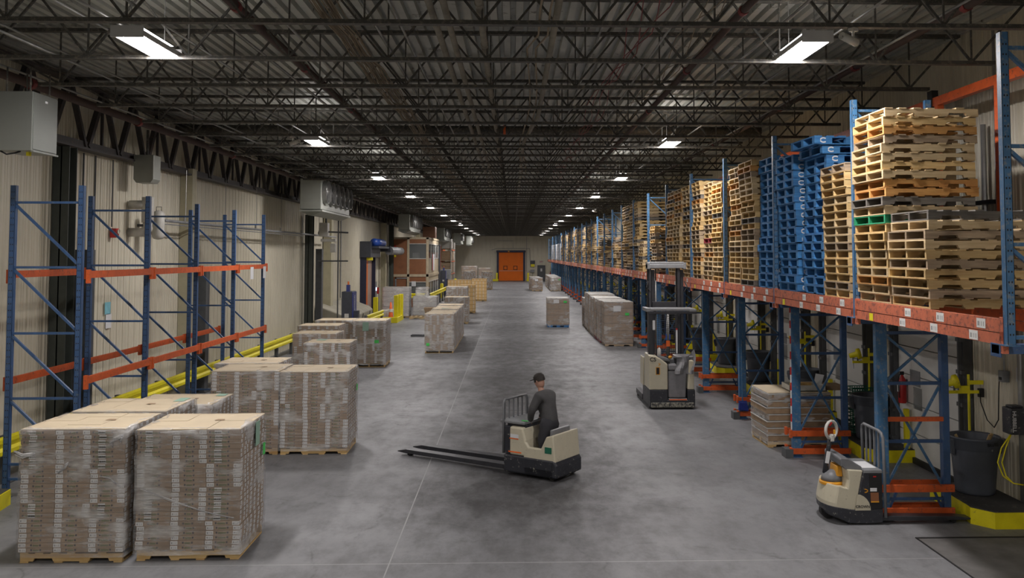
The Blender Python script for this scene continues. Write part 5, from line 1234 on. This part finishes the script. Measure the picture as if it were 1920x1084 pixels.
def skin_obj(name, verts, edges, radii, mat, parent, root=0, sub=2):
    me = bpy.data.meshes.new(name); me.from_pydata(verts, edges, []); o = bpy.data.objects.new(name, me); COL.objects.link(o); o.parent = parent
    sk = o.modifiers.new('skin', 'SKIN'); sk.use_smooth_shade = True
    if not me.skin_vertices:
        bpy.context.view_layer.objects.active = o
    for i, r_ in enumerate(radii):
        rr = r_ if isinstance(r_, tuple) else (r_, r_); me.skin_vertices[0].data[i].radius = rr
        me.skin_vertices[0].data[i].use_root = (i == root)
    ss = o.modifiers.new('sub', 'SUBSURF'); ss.levels = sub; ss.render_levels = sub
    me.materials.append(mat); return o
# operator: stands on the platform, stooping a little over the controls, facing the forks (local +x)
pr = thing('person', 'person in a dark grey jacket riding the pallet truck in the middle of the aisle', 'person', RID.location, RID.rotation_euler.z)
bx = -.66; zf = .53
def V(x, y, z): return (bx + x, y, z - .27)
ZP = .50      # platform height
body = [V(0, 0, 1.28 - .10), V(.03, 0, 1.36 - .08), V(.08, 0, 1.52 - .08), V(.13, 0, 1.66 - .10), V(.16, 0, 1.70 - .06), V(.19, 0, 1.72), V(.205, 0, 1.78), V(.20, 0, 1.86)]
# limbs
b_v = body + [V(.10, .18, 1.56), V(.20, .24, 1.32), V(.30, .12, 1.11), V(.10, -.18, 1.56), V(.20, -.24, 1.32), V(.30, -.12, 1.11),
              V(0, .09, 1.12), V(.06, .11, .86), V(-.02, .12, .58), V(0, -.09, 1.12), V(.06, -.11, .86), V(-.02, -.12, .58)]
b_e = [(0, 1), (1, 2), (2, 3), (3, 4), (4, 5), (5, 6), (6, 7), (3, 8), (8, 9), (9, 10), (3, 11), (11, 12), (12, 13), (0, 14), (14, 15), (15, 16), (0, 17), (17, 18), (18, 19)]
b_r = [.07, .08, .10, .08, .05, .05, .085, .07, .05, .038, .028, .05, .038, .028, .06, .05, .04, .06, .05, .04]
skin_obj('body', b_v, b_e, b_r, M['skin'], pr)
# jacket
jv = [V(-.01, 0, 1.06), V(.0, 0, 1.24), V(.06, 0, 1.42), V(.12, 0, 1.57), V(.10, .19, 1.56), V(.20, .25, 1.32), V(.29, .14, 1.14), V(.10, -.19, 1.56), V(.20, -.25, 1.32), V(.29, -.14, 1.14), V(.15, 0, 1.645)]
skin_obj('jacket', jv, [(0, 1), (1, 2), (2, 3), (3, 4), (4, 5), (5, 6), (3, 7), (7, 8), (8, 9), (3, 10)], [.155, .155, .165, .13, .085, .068, .05, .085, .068, .05, .08], M['jacket'], pr)
m = MB()
for q in (-1, 1): m.tube([V(-.01, .055 * q, 1.20), V(0, .075 * q, 1.10), V(.02, .10 * q, .98), V(.06, .12 * q, .86), V(.03, .125 * q, .72), V(-.02, .125 * q, .59)], [.10, .125, .105, .085, .078, .068], 16)
m.lathe([(0, -.08), (.10, -.06), (.145, 0), (.15, .08), (.13, .16), (0, .17)], c=V(0, 0, 1.06), seg=20); m.build('trousers', M['trouser'], pr, smooth=True)
for s in (-1, 1):
    skin_obj('boot', [V(-.04, .125 * s, .60), V(-.03, .125 * s, .555), V(.06, .125 * s, .545), V(.14, .13 * s, .54)], [(0, 1), (1, 2), (2, 3)], [.05, .052, .048, .036], M['rubber'], pr, sub=2)
    # hand: palm, four fingers of different length curling round the handle, and a thumb from the side of the palm
    vs = [V(.285, .13 * s, 1.12), V(.305, .115 * s, 1.085), V(.322, .10 * s, 1.07)]; es = [(0, 1), (1, 2)]; rs = [.024, .028, .026]
    for f in range(4):
        o_ = (f - 1.5) * .020; L = (.034, .04, .038, .028)[f]; n = len(vs)
        vs += [V(.330, (.10 + o_) * s, 1.068), V(.330 + L, (.10 + o_) * s, 1.058), V(.336 + L, (.10 + o_) * s, 1.058 - L * .8)]; es += [(2, n), (n, n + 1), (n + 1, n + 2)]; rs += [.010, .009, .008]
    n = len(vs); vs += [V(.306, .072 * s, 1.072), V(.322, .052 * s, 1.055)]; es += [(1, n), (n, n + 1)]; rs += [.011, .009]
    skin_obj('hand', vs, es, rs, M['skin'], pr, sub=1)
hm = MB(); Mh = Matrix.Translation(V(.205, 0, 1.80)) @ Matrix.Rotation(R(20), 4, 'Y')
prof = [(0, -.125), (.035, -.12), (.06, -.09), (.072, -.04), (.078, .02), (.074, .07), (.05, .108), (.02, .12), (0, .121)]
hm.lathe(prof, seg=24, M4=Mh @ Matrix.Diagonal((1.18, .96, 1, 1))); hd = hm.build('head', M['skin'], pr, smooth=True)
def fp(n, mat, c, r_, sc=(1, 1, 1)):
    m = MB(); m.lathe([(0, -r_), (r_ * .7, -r_ * .7), (r_, 0), (r_ * .7, r_ * .7), (0, r_)], seg=12, M4=Mh @ Matrix.Translation(c) @ Matrix.Diagonal(sc + (1,))); m.build(n, M[mat], hd, smooth=True)
fp('nose', 'skin', (.09, 0, -.012), .017, (1, .8, 1.5)); fp('eye', 'black', (.080, .03, .012), .009); fp('eye', 'black', (.080, -.03, .012), .009); fp('mouth', 'red', (.078, 0, -.06), .016, (.4, 1.4, .3)); fp('ear', 'skin', (-.005, .078, -.005), .025, (.7, .35, 1.2)); fp('ear', 'skin', (-.005, -.078, -.005), .025, (.7, .35, 1.2))
m = MB(); m.lathe([(.088, -.01), (.09, .03), (.086, .08), (.06, .118), (.02, .132), (0, .133)], seg=24, M4=Mh @ Matrix.Translation((-.012, 0, 0)) @ Matrix.Diagonal((1.15, .95, 1, 1))); m.box(.06, .155, -.05, .05, .045, .053, 0, Mh); m.build('cap', M['hair'], pr, smooth=True)
m = MB(); m.box(bx - .14, bx + .20, -.27, .27, .20, .226); m.build('standing_platform', M['rubber'], RID, bevel=.01)

# ================================================================== LEFT SIDE: wrapping machines, canvas ramp, rolled door, office
def wrapper(x, y, lab, full=True):
    t = thing('wrapping_machine', lab, 'machine', (x, y, 0))
    m = MB(); m.box(0, .40, .0, .85, .0, 2.24); m.build('mast_body', M['lan_dark'], t, bevel=.012)
    m = MB(); m.box(.40, .43, .02, .83, .05, 2.22); m.build('blue_side', M['lan_blue'], t, bevel=.006)
    m = MB(); m.box(.16, .28, .1, .3, 2.24, 2.5); m.build('beacon_stand', M['lan_blue'], t)
    m = MB(); m.lathe([(.035, 0), (.035, .1), (.02, .13), (0, .135)], c=(.22, .2, 2.5), seg=12); m.build('beacon', M['orangelamp'], t, smooth=True)
    m = MB(); m.box(.12, .28, -.004, 0, 1.25, 1.4); m.build('label_patch', M['offwhite'], t)
    m = MB(); m.box(.42, .60, .2, .55, .2, 1.5); m.build('film_carriage', M['lan_dark'], t, bevel=.01)
    text('Lantech', .22, M['white'], t, (.432, .42, 1.75), (R(90), R(-90), R(90)))
    return t
wrapper(-6.56, 34.0, 'charcoal and navy stretch wrapping machine with an orange beacon beside the carton loads')
w2 = wrapper(-6.5, 80.0, 'second charcoal and navy wrapping machine beyond the brown office')
t = thing('pallet_jack', 'yellowless grey hand pallet jack forks lying flat left of the silver-wrapped row'.replace('yellowless ', ''), 'pallet jack', (-4.55, 39.5, 0))
for dy in (0, .38): m = MB(); m.box(0, 1.25, dy, dy + .16, .03, .09); m.build('fork', M['mast'], t, bevel=.01)
m = MB(); m.box(1.15, 1.35, 0, .54, .03, .3); m.build('frame', M['mast'], t)
t = thing('canvas_cover', 'pale canvas covered dock ramp hood against the left wall', 'cover', (0, 0, 0))
m = MB(); m.prism([(-8.62, 0), (-7.35, 0), (-7.25, .85), (-7.45, 1.02), (-8.62, 1.45)], 38.9, 46.0, 'y'); m.build('hood', M['tarp'], t, bevel=.05)
for yy in (40.5, 43.0, 45.0): m = MB(); m.prism([(-7.33, .05), (-7.24, .8), (-7.27, .86), (-7.37, .05)], yy, yy + .12, 'y'); m.build('tear', M['rubber'], t)
t = thing('pipe_elbow', 'cream pipe stub sticking out beside the green column at floor level', 'pipe', (-8.3, 38.3, .75)); m = MB(); m.tube([(-.3, 0, 0), (.35, 0, 0), (.42, 0, -.08), (.42, 0, -.75)], .09, 10); m.build('pipe', M['cream'], t, smooth=True)
# rolled door
t = thing('door_2', None, None, (XL + .02, 50.3, 0)); struct(t)
m = MB(); m.box(0, .35, 0, .12, 0, 3.5); m.box(0, .35, 3.3, 3.42, 0, 3.5); m.build('door_frame', M['doorblue'], t)
m = MB(); m.box(.1, .14, .12, 1.8, 0, 3.5); m.build('door_curtain', M['doororange'], t); m = MB(); m.box(.1, .145, 1.8, 3.3, 0, 3.5); m.build('inner_curtain', M['pinkish'], t)
m = MB(); m.box(0, .62, -.1, 3.5, 3.5, 4.42); m.build('roller_housing', M['lan_dark'], t, bevel=.02); m = MB(); m.box(.3, .66, .1, .4, 3.34, 3.5); m.build('yellow_bumper', M['yellow'], t)
t = thing('door_motor', 'blue drum motor with a grey roller above the orange rolled door at the left', 'motor', (-7.95, 50.6, 4.15))
m = MB(); m.tube([(0, 0, .22), (0, 3.4, .22)], .22, 16); m.build('blue_motor', M['motorblue'], t, smooth=True); m = MB(); m.tube([(.25, 4.4, -.25), (.25, 10.0, -.25)], .26, 18); m.build('roller', M['midgrey'], t); m = MB(); m.box(-.3, .3, -.1, 4.6, -.12, 0); m.box(-.45, .35, 4.2, 4.4, -.3, .05); m.build('bracket', M['lan_dark'], t)
t = thing('door_controls', 'grey control box with a blue-white lamp right of the rolled door', 'control box', (XL + .03, 54.3, 0))
m = MB(); m.box(0, .25, 0, .6, .95, 2.0); m.build('box_body', M['midgrey'], t, bevel=.01); m = MB(); m.box(.25, .27, .2, .4, 1.45, 1.65); m.build('lamp', M['led'], t); m = MB(); m.tube([(.1, .3, 2.0), (.1, .3, 3.0), (.1, .0, 3.4)], .05, 8); m.build('conduit', M['offwhite'], t); m = MB(); m.box(0, .2, 1.6, 1.8, 1.2, 1.6); m.build('red_box', M['red'], t)
# yellow bollard frame
t = thing('dock_guard', 'yellow steel frame with upright bollards guarding the dock pit at the left', 'bollards', (0, 0, 0))
m = MB(); m.box(-7.35, -6.2, 47.6, 47.85, 0, .3); m.box(-6.45, -6.2, 47.85, 50.3, 0, .28); m.build('base_beam', M['yellow'], t, bevel=.01)
for (x, y) in ((-6.35, 48.2), (-6.32, 49.1), (-6.3, 50.0)): m = MB(); m.box(x - .11, x + .11, y - .1, y + .1, .28, 1.45); m.build('bollard', M['yellow'], t, bevel=.02)
t = thing('bollard', 'single yellow square bollard at the end of the ramp guard rail', 'bollard', (-7.3, 47.2, 0)); m = MB(); m.box(-.12, .12, -.1, .1, 0, 1.4); m.build('post', M['yellow'], t, bevel=.02)
t = thing('traffic_cone', 'orange traffic cone with a white collar behind the yellow bollards', 'cone', (-6.85, 49.8, 0)); m = MB(); m.box(-.2, .2, -.2, .2, 0, .04); m.build('base', M['cone'], t)
m = MB(); m.lathe([(.15, .04), (.04, 1.0), (0, 1.0)], seg=16); m.build('cone_body', M['cone'], t, smooth=True); m = MB(); m.lathe([(.115, .45), (.085, .62)], c=(0, 0, 0), seg=16); m.build('collar', M['white'], t, smooth=True)
for i, (x, y) in enumerate(((-7.25, 50.2), (-7.0, 51.0))):
    t = thing('plastic_drum', ['white plastic drum behind the cone', 'second white plastic drum farther behind the cone'][i], 'drum', (x, y, 0)); m = MB(); m.lathe([(0, 0), (.25, 0), (.27, .05), (.27, .5), (.25, .55), (.2, .56), (0, .56)], seg=18); m.build('drum_body', M['offwhite'], t, smooth=True)
load('wrapped grey load inside the yellow bollard frame', -7.6, 51.8, w=1.5, d=1.2, zt=1.75, seed=90, detail=False, mat='cart_white', topmat='offwhite', wrap='wrap_thick', group='loads by the dock pit')
t = load('bulky white-wrapped load with a hump on a pale pallet behind the bollards', -5.85, 52.0, w=1.35, d=1.2, zt=1.2, seed=91, detail=False, mat='cart_white', topmat='offwhite', wrap='wrap_thick', group='loads by the dock pit')
m = MB(); m.box(.1, .85, .1, 1.0, 1.2, 1.75); m.build('upper_bundle', M['wrap_thick'], t, bevel=.08)
t = thing('cardboard_box', 'open brown box in front of the white-wrapped load', 'box', (-5.05, 50.6, .13)); m = MB(); m.prism([(-.05, .5), (.1, 0), (.8, 0), (.95, .5)], 0, .8, 'y'); m.build('box_body', M['kraft'], t, bevel=.02)
t = pallet('wooden_pallet', 'wood1', (-5.9, 50.5, 0), 0, 'pale pallet under the open brown box', None, random.Random(1)); t.scale = (1.5, 1.0, 1)

# brown two storey office
t = thing('office_booth', 'two-storey brown panelled office booth with windows against the left wall', 'office', (0, 0, 0))
X0, X1, Y0_, Y1_, H_ = -8.5, -5.95, 62.0, 70.5, 4.87; XM = -7.28
m = MB(); m.box(X0, XM - .12, Y0_, Y0_ + .06, 2.3, H_ - .1); m.box(X0, XM - .12, Y0_, Y0_ + .06, 2.0, 2.15)
m.box(XM, X1 - .1, Y0_, Y0_ + .06, 4.45, H_ - .1); m.box(XM, X1 - .1, Y0_, Y0_ + .06, 2.3, 3.36); m.box(XM, X1 - .1, Y0_, Y0_ + .06, 1.78, 2.12); m.box(XM, X1 - .1, Y0_, Y0_ + .06, 0, .6)
m.box(X0, -8.25, Y0_, Y0_ + .06, 0, 2.0); m.build('brown_panels', M['office_brown'], t)
m = MB(); m.box(X1 - .06, X1, Y0_ + .1, Y1_, 4.45, H_ - .1); m.box(X1 - .06, X1, Y0_ + .1, Y1_, 2.3, 3.36); m.box(X1 - .06, X1, Y0_ + .1, Y1_, 0, .7); m.box(X1 - .06, X1, Y0_ + .1, Y1_, 1.78, 2.12); m.build('side_panels', M['office_trim'], t)
m = MB(); m.box(X0, X1 + .03, Y0_ - .04, Y0_, H_ - .12, H_); m.box(X0, X1 + .03, Y0_ - .04, Y0_, 2.12, 2.3); m.box(X1 - .14, X1 + .03, Y0_ - .04, Y0_ + .1, 0, H_); m.box(XM - .14, XM + .02, Y0_ - .04, Y0_, 0, H_)
m.box(X1, X1 + .04, Y0_, Y1_, H_ - .12, H_); m.box(X1, X1 + .04, Y0_, Y1_, 2.12, 2.3); m.box(X0, X1, Y0_, Y1_, H_ - .02, H_ + .02); m.build('cream_trim', M['office_trim'], t)
for z0, z1 in ((3.36, 4.45), (.6, 1.78)):
    w = bpy.data.objects.new('window', None); COL.objects.link(w); w.parent = t
    m = MB(); m.box(XM + .02, X1 - .16, Y0_ + .02, Y0_ + .03, z0, z1); m.build('pane', M['glass'], w)
    m = MB()
    for a, b in ((z0, z0 + .05), (z1 - .05, z1)): m.box(XM, X1 - .12, Y0_ - .02, Y0_ + .05, a, b)
    m.build('window_frame', M['offwhite'], w)
    w = bpy.data.objects.new('window', None); COL.objects.link(w); w.parent = t
    m = MB(); m.box(X1 - .03, X1 - .02, Y0_ + .2, Y1_ - .1, z0, z1); m.build('pane', M['glass'], w)
    m = MB()
    for q in range(5): yy = Y0_ + .15 + q * 2.0; m.box(X1 - .04, X1 + .02, yy, yy + .1, z0, z1)
    m.box(X1 - .04, X1 + .02, Y0_ + .1, Y1_, z0, z0 + .05); m.box(X1 - .04, X1 + .02, Y0_ + .1, Y1_, z1 - .05, z1); m.build('window_frame', M['offwhite'], w)
m = MB(); m.box(-8.15, XM - .2, Y0_ - .01, Y0_ + .04, 0, 1.98); d_ = m.build('door', M['office_brown'], t); m = MB(); m.box(-8.02, -7.9, Y0_ - .06, Y0_ - .01, .95, 1.02); m.build('door_handle', M['galv'], d_)
m = MB(); m.box(-8.25, -8.15, Y0_ - .05, Y0_, 0, 2.06); m.box(-8.25, XM - .12, Y0_ - .05, Y0_, 1.98, 2.06); m.build('door_frame', M['midgrey'], t)
m = MB(); m.box(X0, X1 - .1, Y1_ - .1, Y1_, 0, H_); m.box(X0, X0 + .05, Y0_, Y1_, 0, H_); m.box(X0, X1 - .1, Y0_ + .1, Y1_ - .1, 2.1, 2.2); m.build('rear_walls', M['wall_dark'], t)
m = MB(); m.box(XM + .1, XM + .5, Y0_ + 1.2, Y0_ + 2.0, 2.2, 3.8); m.build('filing_cabinet', M['offwhite'], t)
for (a, b, z0, z1, c) in ((-8.32, -8.2, 3.95, 4.3, 'red'), (-8.32, -8.2, 3.5, 3.9, 'yellow')): m = MB(); m.box(a, b, Y0_ - .02, Y0_ - .005, z0, z1); m.build('wall_sign', M[c], t)
m = MB(); m.box(-7.1, -6.8, Y0_ - .03, Y0_ - .02, 1.45, 1.8); m.build('window_notice', M['white'], t)
m = MB(); m.box(X1 + .04, X1 + .05, 64.6, 66.4, 2.5, 3.7); bn = m.build('banner', M['white'], t); m = MB(); m.box(X1 + .05, X1 + .055, 64.6, 65.1, 2.5, 3.7); m.build('banner_edge', M['red'], bn)
t = thing('brown_crate', 'small brown wooden box on top of the office roof', 'box', (-6.6, 64.5, 4.9)); m = MB(); m.box(0, .9, 0, 1.2, 0, .8); m.build('box_body', M['office_brown'], t, bevel=.01)

# cluttered far left: racks, lift, dock equipment
for i, (x, y, w, d, h, c, lab) in enumerate(((-7.6, 76, .7, 1.0, 3.3, 'offwhite', 'tall pale metal cabinet beyond the office'), (-7.9, 81.5, 1.1, 1.4, 4.6, 'lan_dark', 'tall dark blue-grey door housing far on the left'), (-7.5, 88, 1.2, 1.2, 2.2, 'midgrey', 'grey strapping machine far on the left'), (-6.9, 84, .5, .5, 2.1, 'greycol', 'grey machine post far on the left'))):
    t = thing('machine_cabinet', lab, 'cabinet', (x, y, 0)); m = MB(); m.box(0, w, 0, d, 0, h); m.build('cabinet_body', M[c], t, bevel=.03); m = MB(); m.box(.08, w - .08, -.02, 0, h * .55, h - .12); m.build('door', M[c], t, bevel=.01); m = MB(); m.box(w - .14, w - .1, -.05, -.02, h * .65, h * .7); m.build('door_handle', M['galv'], t)
t = thing('pallet_rack', 'orange and white pallet rack with dark goods against the far left wall', 'pallet rack', (0, 92, 0))
for yy in (0, 2.7, 5.4):
    for xx in (-7.6, -6.5): m = MB(); m.box(xx, xx + .09, yy, yy + .09, 0, 5.0 if xx > -7 else 4.6); m.build('post', M['offwhite'] if xx > -7 else M['orange'], t)
for z in (1.6, 2.9, 4.1):
    for xx in (-7.58, -6.48):
        m = MB(); m.box(xx, xx + .05, 0, 5.4, z, z + .1); m.build('beam', M['orange'], t)
for i, (y, z, h, c) in enumerate(((92.3, 1.71, 1.0, 'wood2'), (95.0, 1.71, 1.1, 'kraft'), (92.3, 3.01, .9, 'kraft'), (95.0, 3.01, .95, 'wood2'), (92.4, 4.21, 1.0, 'offwhite'), (92.3, 0, 1.4, 'kraft'))):
    t = thing('boxed_goods', 'goods stored in the far left rack, %s' % ('lower near bay', 'lower far bay', 'middle near bay', 'middle far bay', 'top near bay', 'floor level near bay')[i], 'goods', (-7.5, y, z)); m = MB(); m.box(0, 1.0, 0, 2.2, .12, .12 + h); m.build('cartons', M[c], t, bevel=.02); m = MB(); m.box(0, 1.0, 0, 2.2, 0, .04); m.box(0, 1.0, 0, .1, .04, .12); m.box(0, 1.0, 2.1, 2.2, .04, .12); m.build('pallet_base', M['wood2'], t)
for i, (x, y, lab) in enumerate(((-6.05, 75.2, 'yellow bollard right of the second wrapping machine'), (-5.9, 90.5, 'yellow bollard before the far left rack'), (-5.55, 86, 'yellow bollard between the far machines'))):
    t = thing('bollard', lab, 'bollard', (x, y, 0)); m = MB(); m.lathe([(0, 1.25), (.12, 1.22), (.14, 1.15), (.14, 0)], seg=14); m.build('post', M['yellow'], t, smooth=True)
